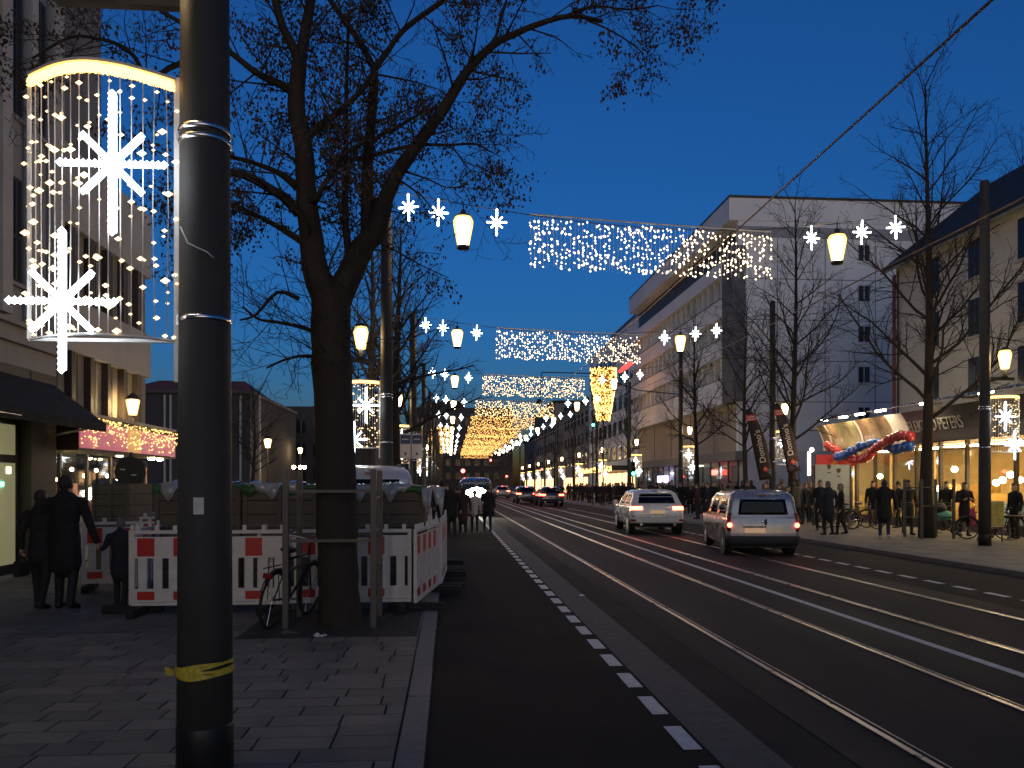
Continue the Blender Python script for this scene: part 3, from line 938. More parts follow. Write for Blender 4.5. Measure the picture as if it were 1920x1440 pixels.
# mullions and panes
yy = YP0+.2; k = 0
while yy < YP1-.3:
    st = g.choice((.9,1.2,1.2,1.5))
    w_ = part('window_post', MB().box(XP-.05,XP+.07,yy,yy+.11,.1,3.3), M['brown_frame'], b10)
    part('pane', MB().box(XP,XP+.015,yy+.11,min(yy+st,YP1-.2),.45,3.05), M['glassclear'], w_)
    part('stall_riser', MB().box(XP-.04,XP+.06,yy+.11,yy+st,.1,.45), M['brown_frame'], b10)
    yy += st; k += 1
gm = [mat('goods_shop_%d'%i, c, .7, var=.3) for i,c in enumerate(((.5,.30,.08),(.55,.42,.2),(.35,.06,.04),(.1,.18,.28),(.6,.55,.45)))]
for i in range(26):
    y_ = YP0+1+i*.92; h = g.uniform(.5,1.9)
    part('shelf', MB().box(XP+.7+g.random()*1.2,XP+2.2+g.random(),y_,y_+g.uniform(.3,.8),.13,.13+h), g.choice(gm), b10)
for i in range(8):
    y_ = YP0+1.5+i*3.0
    part('curtain', MB().box(XP+.15,XP+.25,y_,y_+.45,.45,3.0), M['warm_wall'], b10)
# curved sign board
def curve_panel(y0, y1, off=0, t0=0., t1=1., n=10):
    mb = MB(); vs_ = []
    for i in range(n+1):
        t = t0+(t1-t0)*i/n
        z = 3.35+1.15*t; x = XP-.28-.42*t**2.2 - off
        vs_.append((x,z))
    for (x,z),(x2,z2) in zip(vs_[:-1],vs_[1:]):
        mb.add([(x,y0,z),(x,y1,z),(x2,y1,z2),(x2,y0,z2),(x+.03,y0,z),(x+.03,y1,z),(x2+.03,y1,z2),(x2+.03,y0,z2)],[(0,3,2,1),(4,5,6,7),(0,1,5,4),(3,7,6,2),(0,4,7,3),(1,2,6,5)])
    return mb
M['sign_img1'] = mat('sign_picture_brown', (.34,.22,.12), .5, var=.6, scale=1.3)
M['sign_img2'] = mat('sign_picture_olive', (.40,.36,.2), .5, var=.5, scale=1.0)
M['sign_white'] = mat('sign_white', (.75,.72,.64), .5, var=.05)
M['sign_dark'] = mat('sign_dark', (.045,.04,.038), .35, var=.2)
M['sign_letter'] = mat('sign_letter', (.34,.32,.30), .5, var=.1)
part('sign_panel', curve_panel(36.32,36.45), M['sign_white'], b10)
for (y0,y1,m) in ((34.7,36.3,M['sign_img1']),(33.0,34.68,M['sign_img2']),(31.3,32.98,M['sign_img1']),(30.45,31.28,M['sign_img1']),(29.3,30.43,M['sign_white']),(12,29.28,M['sign_dark'])):
    part('sign_panel', curve_panel(y0,y1), m, b10, smooth=False)
for (y0,y1) in ((35.5,35.62),(32.75,32.9)):
    part('sign_stripe', curve_panel(y0,y1,.012), M['sign_white'], b10)
for (y0,y1) in ((34.45,35.2),(31.8,32.6)):
    part('sign_script', curve_panel(y0,y1,.014,.12,.42), mat('sign_cream_%d'%int(y0),(.5,.4,.33),.6,var=.4,scale=6), b10)
def text_mesh(s, size, ext=.012, bold=False):
    cu = bpy.data.curves.new('txt','FONT'); cu.body = s; cu.size = size; cu.extrude = ext; cu.align_x = 'CENTER'; cu.align_y = 'CENTER'
    if bold: cu.offset = size*.014
    o = bpy.data.objects.new('txt', cu); COL.objects.link(o)
    me = bpy.data.meshes.new_from_object(o.evaluated_get(bpy.context.evaluated_depsgraph_get()))
    bpy.data.objects.remove(o); bpy.data.curves.remove(cu)
    return me
me = text_mesh('ELEKTRO PETERS', .62)
lo = [v.co.copy() for v in me.vertices]
wd = max(v.x for v in lo)-min(v.x for v in lo)
for v in me.vertices:
    t = (v.co.y+.31)/1.15+.22
    z = 3.35+1.15*t; x = XP-.28-.42*max(0,t)**2.2-.02-v.co.z
    v.co = (x, 27.65-v.co.x*(3.2/wd), z)
mk('sign_lettering', me, M['sign_letter'], b10, world=True)
part('sign_rail', MB().box(XP-.3,XP-.24,12,29.3,3.12,3.17), M['chrome'], b10)
mb = MB(); mb.tube([(XP-1.0,12,4.72),(XP-1.0,35.6,4.72)],.035,8)
for y_ in range(13,36,3): mb.bar((XP-1.0,y_,4.72),(XP+.3,y_,4.2),.03)
part('lamp_rail', mb, M['chrome'], b10)
for y_ in (24,27.2,30.2,31.8,33.2,35.0):
    part('rail_lamp', MB().box(XP-1.03,XP-.93,y_-.3,y_+.3,4.64,4.70), M.setdefault('rail_lamp', emi('sign_lamp',(1,.82,.5),26.0)), b10)
# ================================================================== TREES
def rv(g): return Vector((g.gauss(0,1),g.gauss(0,1),g.gauss(0,1)))
def grow(mb, p, d, L, r, lev, g, P, tips):
    seg = P['seg'][lev]
    n = max(2, int(L/seg))
    pts = [p.copy()]; rs = [r]; ds = []
    d = d.normalized()
    end = P['end'][lev]
    for i in range(n):
        d = (d + rv(g)*P['jit'][lev] + Vector((0,0,P['up'][lev]))).normalized()
        p = p + d*(L/n)
        pts.append(p.copy()); ds.append(d.copy()); rs.append(max(P['rmin'], r*(1-(1-end)*(i+1)/n)))
    mb.tube(pts, rs, P['sides'][lev], lev < 2)
    if lev < P['max']:
        k = P['n'][lev]
        k = max(1, int(round(k*g.uniform(.75,1.25)*min(1.6, L/P['ref'][lev]))))
        for i in range(k):
            t = P['t0'][lev] + (1-P['t0'][lev])*(i+g.random())/k
            f = t*n; j = min(n-1, int(f)); q = pts[j].lerp(pts[j+1], f-j)
            base = ds[j]
            ax = base.cross(rv(g)).normalized()
            nd = Matrix.Rotation(R(g.gauss(P['ang'][lev], 10)), 3, ax) @ base
            grow(mb, q, nd, L*P['ratio'][lev]*g.uniform(.65,1.15)*(1-P['tap'][lev]*t), max(P['rmin'], rs[j]*P['rr'][lev]), lev+1, g, P, tips)
    else:
        tips.append((pts[-1], ds[-1])); tips.append((pts[len(pts)//2], ds[len(ds)//2]))

LIND = dict(seg=(.8,.5,.35,.25), end=(.12,.25,.4,.6), jit=(.05,.11,.15,.2), up=(.03,.05,.03,.0), rmin=.0055, sides=(8,5,4,3), max=3,
            n=(32,11,7,4), ref=(12,3,1.3,.6), t0=(.22,.2,.15,.1), ang=(55,42,40,40), ratio=(.34,.42,.5,.5), tap=(.72,.45,.4,.3), rr=(.42,.5,.55,.6))
def bare_tree(name, label, base, H, r, seed, lean=(0,0), P=LIND, t0=None, group=None):
    g = random.Random(seed)
    root = thing(name, label, 'tree', base, 0, group)
    tr = MB(); cr = MB(); tips = []
    n = 10
    pts = []; rs = []
    for i in range(n+1):
        t = i/n
        pts.append(Vector((lean[0]*t*t*H + .10*math.sin(5*t+seed), lean[1]*t*t*H+.08*math.cos(4*t+seed), H*t)))
        rs.append(r*(1.25-.25*min(1,t*8) if t < .125 else 1)*(1-.9*t))
    pts[0] = Vector((0,0,-.05))
    tr.tube(pts, rs, 9)
    P2 = dict(P); 
    if t0: P2['t0'] = (t0,)+P['t0'][1:]
    k = P['n'][0]
    for i in range(k):
        t = P2['t0'][0]+(1-P2['t0'][0])*(i+g.random())/k
        f = t*n; j = min(n-1,int(f)); q = pts[j].lerp(pts[j+1], f-j)
        a = i*2.4+g.uniform(-.5,.5)
        el = R(g.uniform(18,48)+22*t)
        nd = Vector((math.cos(a)*math.cos(el), math.sin(a)*math.cos(el), math.sin(el)))
        L = H*.36*(1-.72*t)*g.uniform(.7,1.15)+.5
        grow(cr, q, nd, L, max(.02, rs[j]*.40), 1, g, P2, tips)
    tr.build('trunk', M['bark'], root, True)
    cr.build('crown', M['twig'], root)
    return root, tips

tree_specs = [
    ('bare street tree with steel guard in front of the balloon garland and shop sign', (14.8,23.6), 14.0, .20, 31, .26),
    ('bare tree rising in front of the white gable beside the feather flags', (15.2,34.0), 14.0, .19, 42, .24),
    ('bare slender tree between the lamp pole and the slab block corner', (15.1,39.5), 11.0, .15, 53, .28),
    ('bare tree in front of the beige base of the slab block', (15.0,47.5), 11.6, .17, 64, .34),
    ('bare treetop showing above the dark pitched roof', (23.5,27.0), 17.5, .2, 75, .5),
]
for lab, (x,y_), H, r, sd, t0 in tree_specs:
    if x > 20: base = (33.5, 44, 0)
    else: base = (x,y_,RZ)
    bare_tree('linden_tree', lab, base, H if x < 20 else 21, r, sd, t0=t0)
bare_tree('linden_tree', 'bare tree with a leaning dark trunk behind the crates', (-2.05,20.4,PZ), 8.6, .17, 86, lean=(.006,0), t0=.42)
bare_tree('linden_tree', 'thick bare tree behind the bus stop sign', (-1.75,27.5,PZ), 10.5, .24, 97, t0=.3)
bare_tree('linden_tree', 'bare tree farther along the cycle lane, behind the thick one', (-1.9,39,PZ), 10.0, .2, 98, t0=.3)
bare_tree('linden_tree', 'dark bare tree standing before the dark hall', (-12.5,52,PZ), 8.0, .16, 99, t0=.3)
bare_tree('linden_tree', 'bare tree beside the grey block beyond the square', (-9.6,70,PZ), 10.0, .2, 100, t0=.3)
for i,Y in enumerate((66,80,95,112)):
    bare_tree('linden_tree', 'bare tree far down the crowded pavement', (15.0,Y,RZ), 10.5, .16, 120+i, t0=.35, group='trees far down the crowded pavement')

# ---- the big old tree with withered leaves
g = random.Random(1234)
TB = (at(640,1175,9.82).x, 9.82, PZ)
big = thing('maple_tree', 'large dark tree with forked trunk and withered leaves inside a steel guard', 'tree', TB)
tr = MB(); cr = MB(); tips = []
Yt = 9.82
def limb(mb, px, r0, r1, y0=Yt, y1=Yt, n=10, sub=3, flare=False):
    """px: list of image points turned into a branch that runs from depth y0 to y1"""
    P_ = []
    m = len(px)
    for i,(x,y_) in enumerate(px):
        P_.append(at(x,y_, y0+(y1-y0)*i/(m-1)))
    # smooth
    pts = []
    for i in range(m-1):
        a = P_[max(0,i-1)]; b = P_[i]; c = P_[i+1]; d = P_[min(m-1,i+2)]
        for s_ in range(sub):
            t = s_/sub
            pts.append(.5*((2*b)+(c-a)*t+(2*a-5*b+4*c-d)*t*t+(3*b-a-3*c+d)*t**3))
    pts.append(P_[-1])
    k = len(pts)
    rs = [r0+(r1-r0)*(i/(k-1))**.8 for i in range(k)]
    rs = [r_*(1+g.uniform(-.05,.05)) for r_ in rs]
    if flare: rs = [r_*(1+.55*math.exp(-i*.75)) for i,r_ in enumerate(rs)]
    mb.tube(pts, rs, n)
    return pts, rs
p0 = [(640,1186),(637,1150),(634,1080),(631,960),(627,800),(622,680),(620,600),(622,545)]
pts, rs = limb(tr, p0, .25, .24, n=16, sub=4, flare=True)
# root flare
MAP = dict(seg=(.5,.35,.22,.15), end=(.2,.3,.4,.6), jit=(.08,.14,.2,.26), up=(.03,.02,.0,-.02), rmin=.0028, sides=(6,5,4,3), max=3,
           n=(8,7,6,4), ref=(2.2,1.1,.55,.3), t0=(.1,.15,.1,.1), ang=(45,48,45,45), ratio=(.5,.5,.52,.55), tap=(.4,.4,.3,.3), rr=(.4,.45,.5,.6))
limbs = [
 ([(624,590),(606,545),(590,500),(582,430),(575,380),(570,280),(555,200),(562,112)], .20, .085, 9.82, 9.5),
 ([(562,118),(545,80),(530,50),(516,0),(508,-50)], .062, .04, 9.5, 9.2),
 ([(563,115),(572,60),(583,0),(588,-60)], .075, .05, 9.5, 9.8),
 ([(556,180),(530,160),(500,147),(472,130),(430,97),(370,60),(300,20)], .055, .02, 9.55, 8.6),
 ([(560,398),(535,372),(513,358),(458,328),(400,318),(330,300)], .075, .028, 9.75, 8.8),
 ([(556,350),(530,328),(499,314),(458,300),(410,288),(340,250)], .05, .02, 9.7, 10.6),
 ([(565,452),(530,430),(499,413),(444,386),(400,370)], .05, .02, 9.8, 10.4),
 ([(560,560),(520,548),(480,590),(450,600)], .028, .012, 9.8, 9.2),
 ([(590,622),(560,612),(520,604),(484,598),(455,575)], .03, .012, 9.82, 9.3),
 ([(588,668),(560,668),(530,676),(500,690)], .026, .012, 9.82, 9.4),
 ([(626,580),(645,535),(660,505),(680,463),(702,435),(719,378)], .19, .12, 9.82, 9.85),
 ([(712,400),(735,345),(749,319),(788,264),(830,206),(863,153),(888,119),(930,80),(958,67),(1010,45),(1070,30),(1130,40)], .105, .022, 9.85, 9.3),
 ([(690,445),(688,375),(689,320),(691,278),(699,194),(702,125)], .09, .055, 9.85, 10.2),
 ([(702,130),(685,97),(658,55),(619,0),(600,-40)], .045, .028, 10.2, 10.0),
 ([(702,128),(722,103),(758,55),(833,0),(870,-30)], .05, .03, 10.2, 10.4),
 ([(655,480),(648,420),(648,340),(649,292),(649,194),(652,83),(655,20)], .05, .018, 9.85, 10.4),
 ([(576,370),(592,372),(615,335),(645,290),(690,262)], .05, .02, 9.6, 9.0),
 ([(570,270),(585,248),(602,233),(641,205),(680,167),(694,142)], .06, .03, 9.6, 9.9),
 ([(692,275),(715,252),(740,242),(791,211),(824,199),(860,175)], .03, .012, 10.1, 9.9),
 ([(640,302),(680,296),(708,289),(777,272),(841,272),(891,270),(920,285)], .034, .01, 10.1, 9.6),
 ([(841,272),(860,290),(872,308),(890,330)], .014, .006, 9.8, 9.6),
 ([(760,322),(800,335),(840,352),(880,345)], .014, .006, 9.9, 9.6),
 ([(927,80),(938,40),(949,5),(955,-30)], .02, .01, 9.5, 9.4),
 ([(888,119),(870,90),(862,60),(858,20)], .012, .006, 9.6, 9.5),
 ([(430,130),(340,118),(280,150),(255,110),(225,85),(180,72),(130,70),(60,110)], .035, .012, 9.3, 8.4),
 ([(440,470),(455,430),(470,400)], .012, .006, 9.6, 9.2),
 ([(1050,35),(1110,12),(1180,18),(1235,10)], .018, .007, 9.35, 9.1),
 ([(1100,38),(1150,60),(1200,95),(1210,125)], .012, .006, 9.3, 9.1),
]
leafspots = []
for i, (px, r0, r1, y0, y1) in enumerate(limbs):
    big_ = r0 > .08
    pts, rs = limb(tr if big_ else cr, px, r0, r1, y0, y1, 10 if big_ else 6)
    L = sum((a-b).length for a,b in zip(pts[:-1],pts[1:]))
    k = int(L*(7.0 if not big_ else 4.6))
    low = min(q[1] for q in px) > 400
    for j in range(k):
        t = .12+.86*(j+g.random())/max(1,k)
        f = t*(len(pts)-1); a = min(len(pts)-2,int(f)); q = pts[a].lerp(pts[a+1], f-a)
        dd = (pts[a+1]-pts[a]).normalized()
        ax = dd.cross(rv(g)).normalized()
        nd = Matrix.Rotation(R(g.uniform(35,75)),3,ax) @ dd
        nd.y *= .8
        tp = []
        grow(cr, q, nd, g.uniform(.45,1.15), min(.016,max(.005, rs[a]*.3)), 1, g, MAP, tp)
        if not low and g.random() < .55: leafspots += tp
lf = MB()
g2 = random.Random(77)
g2.shuffle(leafspots)
for q, d in leafspots[:5200]:
    for k in range(g2.randint(2,6)):
        c = q + rv(g2)*.05 - Vector((0,0,g2.uniform(0,.07)))
        a = Vector((g2.gauss(0,.5),g2.gauss(0,.5),-1)).normalized()
        b = a.cross(rv(g2)).normalized()
        L, W = g2.uniform(.03,.065), g2.uniform(.010,.022)
        n_ = a.cross(b)*.006
        lf.add([c, c+a*L*.45+b*W+n_, c+a*L, c+a*L*.45-b*W+n_],[(0,1,2),(0,2,3)])
# burrs and suckers on the trunk
for i in range(26):
    q = at(g.uniform(588,664), g.uniform(520,700), Yt-.15)
    grow(cr, q, Vector((g.uniform(-1,1),-.3,g.uniform(.1,.8))), g.uniform(.3,.9), .007, 2, g, MAP, [])
tr.build('trunk', M['bark'], big, True, world=True)
cr.build('crown', M['twig'], big, world=True)
tag(lf.build('leaves', M['leaf'], big, world=True), kind='stuff')
# ================================================================== VEHICLES
M['paint_white'] = mat('car_paint_white', (.62,.62,.62), .25, var=.04, coat=1.0)
M['paint_grey'] = mat('car_paint_silver', (.25,.265,.29), .3, .35, var=.05, coat=1.0)
M['paint_dark'] = mat('car_paint_dark', (.05,.05,.06), .25, .3, var=.05, coat=1.0)
M['car_glass'] = mat('car_glass', (.004,.006,.011), .06, var=0, spec=.18)
M['rubber'] = mat('tyre_rubber', (.014,.014,.014), .85, var=.15)
M['alloy'] = mat('alloy_rim', (.4,.4,.42), .35, .9, var=.1)
M['plastic'] = mat('bumper_plastic', (.02,.02,.021), .65, var=.15)
M['plate'] = mat('number_plate', (.62,.58,.46), .5, var=.1)
M['plate_lit'] = emi('number_plate_lit', (1,.66,.36), .07)
M['red_dim'] = mat('tail_light_unlit', (.22,.012,.012), .2, var=.1)
M['orange_l'] = emi('tail_light_amber', (1,.34,.06), 5.0)

class Car:
    def __init__(s, lv): s.lv = lv
    def par(s, z):
        lv = s.lv
        if z <= lv[0][0]: return lv[0][1:]
        for a, b in zip(lv[:-1], lv[1:]):
            if z <= b[0]:
                t = (z-a[0])/(b[0]-a[0])
                return tuple(a[i]+(b[i]-a[i])*t for i in range(1,6))
        return lv[-1][1:]
    def P(s, u, z, off=0):
        y0,y1,w_,rr,rf = s.par(z)
        a = abs(u); sg = 1 if u >= 0 else -1
        bul = .05
        if a < .30:
            x = (w_-rr)*a/.30; y = y0+bul*(x/w_)**2; n = (0,-1)
        elif a < .42:
            th = (a-.30)/.12*PI/2; x = w_-rr+rr*math.sin(th); y = y0+bul*((w_-rr)/w_)**2*(math.cos(th))+rr-rr*math.cos(th); n = (math.sin(th),-math.cos(th))
        elif a < .80:
            t = (a-.42)/.38; x = w_; y = y0+rr+(y1-rf-y0-rr)*t; n = (1,0)
        elif a < .92:
            th = (a-.80)/.12*PI/2; x = w_-rf+rf*math.cos(th); y = y1-rf+rf*math.sin(th); n = (math.cos(th),math.sin(th))
        else:
            x = (w_-rf)*(1-(a-.92)/.08); y = y1; n = (0,1)
        return (sg*(x+n[0]*off), y+n[1]*off, z)
    def patch(s, u0, u1, z0, z1, off=.006, nu=10, nz=4, thick=None, smooth=True):
        mb = MB(); vs_ = []
        for j in range(nz+1):
            for i in range(nu+1):
                vs_.append(s.P(u0+(u1-u0)*i/nu, z0+(z1-z0)*j/nz, off))
        fs_ = [(j*(nu+1)+i, j*(nu+1)+i+1, (j+1)*(nu+1)+i+1, (j+1)*(nu+1)+i) for j in range(nz) for i in range(nu)]
        mb.add(vs_, fs_)
        # border skirt back to the body
        n0 = len(mb.v)
        bor = [(i,0) for i in range(nu+1)]+[(nu,j) for j in range(1,nz+1)]+[(i,nz) for i in range(nu-1,-1,-1)]+[(0,j) for j in range(nz-1,0,-1)]
        inner = [s.P(u0+(u1-u0)*i/nu, z0+(z1-z0)*j/nz, -.012) for i,j in bor]
        mb.v.extend(inner)
        L = len(bor)
        for k in range(L):
            i,j = bor[k]; i2,j2 = bor[(k+1)%L]
            mb.f.append((j*(nu+1)+i, n0+k, n0+(k+1)%L, j2*(nu+1)+i2)); mb.m.append(0)
        return mb
    def body(s, root, paint):
        zs = []
        for a,b in zip(s.lv[:-1], s.lv[1:]):
            for t in range(3): zs.append(a[0]+(b[0]-a[0])*t/3)
        zs.append(s.lv[-1][0])
        us = [-1+2*i/96 for i in range(97)]
        mb = MB(); vs_ = [s.P(u,z) for z in zs for u in us]; n = len(us)
        fs_ = [(j*n+i, j*n+i+1, (j+1)*n+i+1, (j+1)*n+i) for j in range(len(zs)-1) for i in range(n-1)]
        fs_.append(tuple((len(zs)-1)*n+i for i in range(n-1)))
        fs_.append(tuple(range(n-2,-1,-1)))
        mb.add(vs_, fs_)
        return mb.build('body', paint, root, True)
def wheel(root, x, y_, r, wd):
    prof = [(r*.62,-wd/2),(r*.93,-wd/2),(r,-wd*.3),(r,wd*.3),(r*.93,wd/2),(r*.62,wd/2)]
    mb = MB(); mb.lathe(prof, 20)
    mb.v = [(x+v[2], y_+v[0], r+v[1]) for v in mb.v]
    t = mb.build('wheel', M['rubber'], root, True)
    mb = MB()
    sx = 1 if x > 0 else -1
    mb.lathe([(r*.64,-.004),(r*.6,.012),(r*.2,.02),(.03,.03)],14)
    mb.v = [(x+sx*(wd/2+v[2]-.005), y_+v[0], r+v[1]) for v in mb.v]
    mb.build('rim', M['alloy'], t, False)

VAN = [(.20,.10,4.1,.78,.10,.3),(.27,.02,4.2,.83,.10,.35),(.50,.0,4.28,.855,.10,.4),(.80,.015,4.26,.865,.10,.4),(.93,.04,4.18,.86,.10,.45),(1.0,.06,3.35,.845,.10,.35),
       (1.42,.13,2.95,.775,.11,.3),(1.54,.18,2.7,.73,.13,.3),(1.61,.28,2.45,.65,.18,.3),(1.645,.46,2.2,.50,.25,.28),(1.66,.8,1.9,.25,.12,.12)]
def make_van(label):
    root = thing('delivery_van', label, 'van')
    c = Car(VAN)
    b = c.body(root, M['paint_grey'])
    rw = c.patch(-.245,.245,1.03,1.42,.004,14,5).build('rear_window', M['car_glass'], root, True)
    MB().bar((-.25,.02,1.06),(.28,.03,1.12),.018).build('wiper', M['plastic'], rw)
    for sg in (-1,1):
        c.patch(sg*.46,sg*.60,1.04,1.42,.003,6,4).build('side_window', M['car_glass'], root, True)
        c.patch(sg*.63,sg*.78,1.04,1.42,.003,6,4).build('side_window', M['car_glass'], root, True)
        c.patch(sg*.315,sg*.40,.62,1.08,.012,5,5).build('tail_light_housing', M['red_dim'], root, True)
        tl = MB(); tl.ball(c.P(sg*.335,.77,.0),.062,10,8); tl.build('tail_light', M['red_l'], root, True)
        MB().box(sg*.86,sg*1.02,3.05,3.2,1.0,1.18).build('mirror', M['plastic'], root, bevel=.02)
        wheel(root, sg*.755, .72, .31, .2); wheel(root, sg*.755, 3.4, .31, .2)
        arch = MB(); arch.lathe([(.37,-.005),(.37,.006)],20)
        arch.v = [(sg*(.862)+v[2]*sg, .72+v[0], .33+v[1]) for v in arch.v]
        arch.build('wheel_arch', M['plastic'], root)
        MB().bar((sg*.60,.5,1.665),(sg*.58,2.3,1.675),.03,.025).build('roof_rail', M['plastic'], root)
    c.patch(.83,1.0,1.02,1.45,.003,6,4).build('windscreen', M['car_glass'], root, True)
    c.patch(-1.0,-.83,1.02,1.45,.003,6,4).build('windscreen', M['car_glass'], root, True)
    c.patch(-.40,.40,.24,.50,.035,16,3).build('bumper', M['plastic'], root, True)
    p = MB().box(-.47,.03,-.035,-.02,.585,.70).build('number_plate', M['plate_lit'], root)
    MB().box(-.5,.06,-.03,-.012,.715,.745).build('plate_trim', M['plastic'], root)
    MB().box(.03,.07,-.03,-.012,.78,.92).build('door_handle', M['plastic'], root)
    MB().ball((-.02,.02,.86),.035,10,6,(1,.3,1)).build('badge', M['chrome'], root, True)
    MB().bar((.0,.055,.52),(.0,.17,1.60),.008,.006).build('door_gap', M['plastic'], root)
    MB().box(-.08,.08,.10,.16,1.505,1.53).build('brake_light', M['red_dim'], root)
    return root
SUV = [(.26,.16,4.5,.82,.14,.35),(.36,.05,4.62,.90,.16,.4),(.50,.01,4.7,.935,.18,.45),(.78,.0,4.72,.945,.2,.5),(.98,.06,4.6,.93,.2,.55),(1.04,.10,3.55,.90,.2,.45),
       (1.32,.34,3.15,.80,.17,.35),(1.46,.50,2.75,.745,.18,.3),(1.54,.72,2.5,.66,.22,.28),(1.585,1.05,2.2,.45,.2,.2)]
def make_suv(label, paint, group=None):
    root = thing('car', label, 'car', group=group)
    c = Car(SUV)
    c.body(root, paint)
    rw = c.patch(-.285,.285,1.09,1.42,.004,14,5).build('rear_window', M['car_glass'], root, True)
    c.patch(-.26,.26,1.45,1.49,.05,14,2).build('roof_spoiler', paint, root, True)
    for sg in (-1,1):
        c.patch(sg*.45,sg*.60,1.07,1.40,.003,6,4).build('side_window', M['car_glass'], root, True)
        c.patch(sg*.62,sg*.78,1.07,1.40,.003,6,4).build('side_window', M['car_glass'], root, True)
        t = c.patch(sg*.215,sg*.42,.86,.985,.010,10,3).build('tail_light', M['red_l'], root, True)
        c.patch(sg*.225,sg*.34,.925,.965,.016,8,2).build('light_bar', M['orange_l'], t, True)
        c.patch(sg*.30,sg*.40,.46,.54,.008,6,2).build('reflector', M['red_dim'], root, True)
        MB().box(sg*.95,sg*1.10,3.0,3.18,1.0,1.16).build('mirror', paint, root, bevel=.02)
        wheel(root, sg*.82, .80, .36, .24); wheel(root, sg*.82, 3.6, .36, .24)
        arch = MB(); arch.lathe([(.43,-.005),(.43,.006)],22)
        arch.v = [(sg*.940+v[2]*sg, .80+v[0], .38+v[1]) for v in arch.v]
        arch.build('wheel_arch', M['plastic'], root)
        ex = MB().lathe([(.055,0),(.05,.09)],10).build('exhaust', M['chrome'], root)
        ex.rotation_euler = (R(90),0,0); ex.location = (sg*.58,.05,.36)
        c.patch(sg*.83,sg*1.0,1.06,1.42,.003,6,4).build('windscreen', M['car_glass'], root, True)
        hl = c.patch(sg*.82,sg*.94,.66,.82,.01,6,3).build('headlight', M['head'] if False else M['chrome'], root, True)
    c.patch(-.40,.40,.28,.42,.02,16,3).build('diffuser', M['plastic'], root, True)
    c.patch(-.36,.36,.62,.655,.012,16,2).build('trim_strip', M['chrome'], root, True)
    MB().box(-.26,.26,-.028,-.0,.74,.85).build('number_plate', M['plate_lit'], root)
    c.patch(-.06,.06,1.50,1.525,.03,4,2).build('brake_light', M['red_dim'], root, True)
    return root

van = make_van('silver grey delivery van with glowing tail lights following the white car')
van.location = (7.68, 18.9, .0); van.rotation_euler = (0,0,R(-9))
van.scale = (1.0,1.0,.98)
suv = make_suv('white car with glowing red tail lights driving on the tram track', M['paint_white'])
suv.location = (7.25, 27.2, 0); suv.rotation_euler = (0,0,R(-4))
# cars farther off: brake lights lit
far_specs = [(1010,62,8.1,'paint_dark','distant dark car braking in the lane next to the crowd'),(975,70,6.9,'paint_dark','distant dark car braking on the tram track beside another dark car'),(929,98,6.6,'paint_grey','distant silver car braking ahead of the dark cars'),(1000,84,8.4,'paint_dark','dark car mostly hidden behind the braking dark cars')]
for px, Y, X, pm, _ in far_specs:
    c_ = copy_tree(suv, loc=(X,Y,0), rz=R(1), label=_)
    if 'group' in c_: del c_['group']
    restyle(c_, 'body', M[pm]); restyle(c_, 'roof_spoiler', M[pm]); restyle(c_, 'brake_light', M['red_l']); restyle(c_, 'number_plate', M['plate']); restyle(c_,'light_bar',M['red_l'])
c_ = copy_tree(van, loc=(at(894,920,43).x,43+4.7,0), rz=R(180), label='oncoming van with blazing headlights behind the walkers')
c_.scale = (1.15,1.1,1.3)
restyle(c_, 'body', M['paint_dark']); restyle(c_, 'tail_light', M['red_dim']); restyle(c_, 'number_plate', M['plate'])
if 'group' in c_: del c_['group']
for sx, hz in ((-.38,.98),(-.19,1.07),(.0,1.10),(.19,1.07),(.38,1.0),(-.2,.86),(.05,.88),(.26,.84)):  # cluster of glowing balls: headlights enlarged to the shape of their glare
    MB().ball((sx,4.24,hz),.135,10,8).build('headlight', M['head'], c_, True)
# parked white van whose roof shows above the crates
pv = copy_tree(van, loc=(-2.35,15.6,0), rz=R(6), label='parked white van whose rounded roof shows above the crates')
pv.scale = (1.12,.95,1.27); pv.location = (at(692,900,16.2).x,16.2,PZ)
restyle(pv,'body',M['paint_white']); restyle(pv,'side_window',M['paint_white']); restyle(pv,'tail_light',M['red_dim']); restyle(pv,'number_plate',M['plate'])

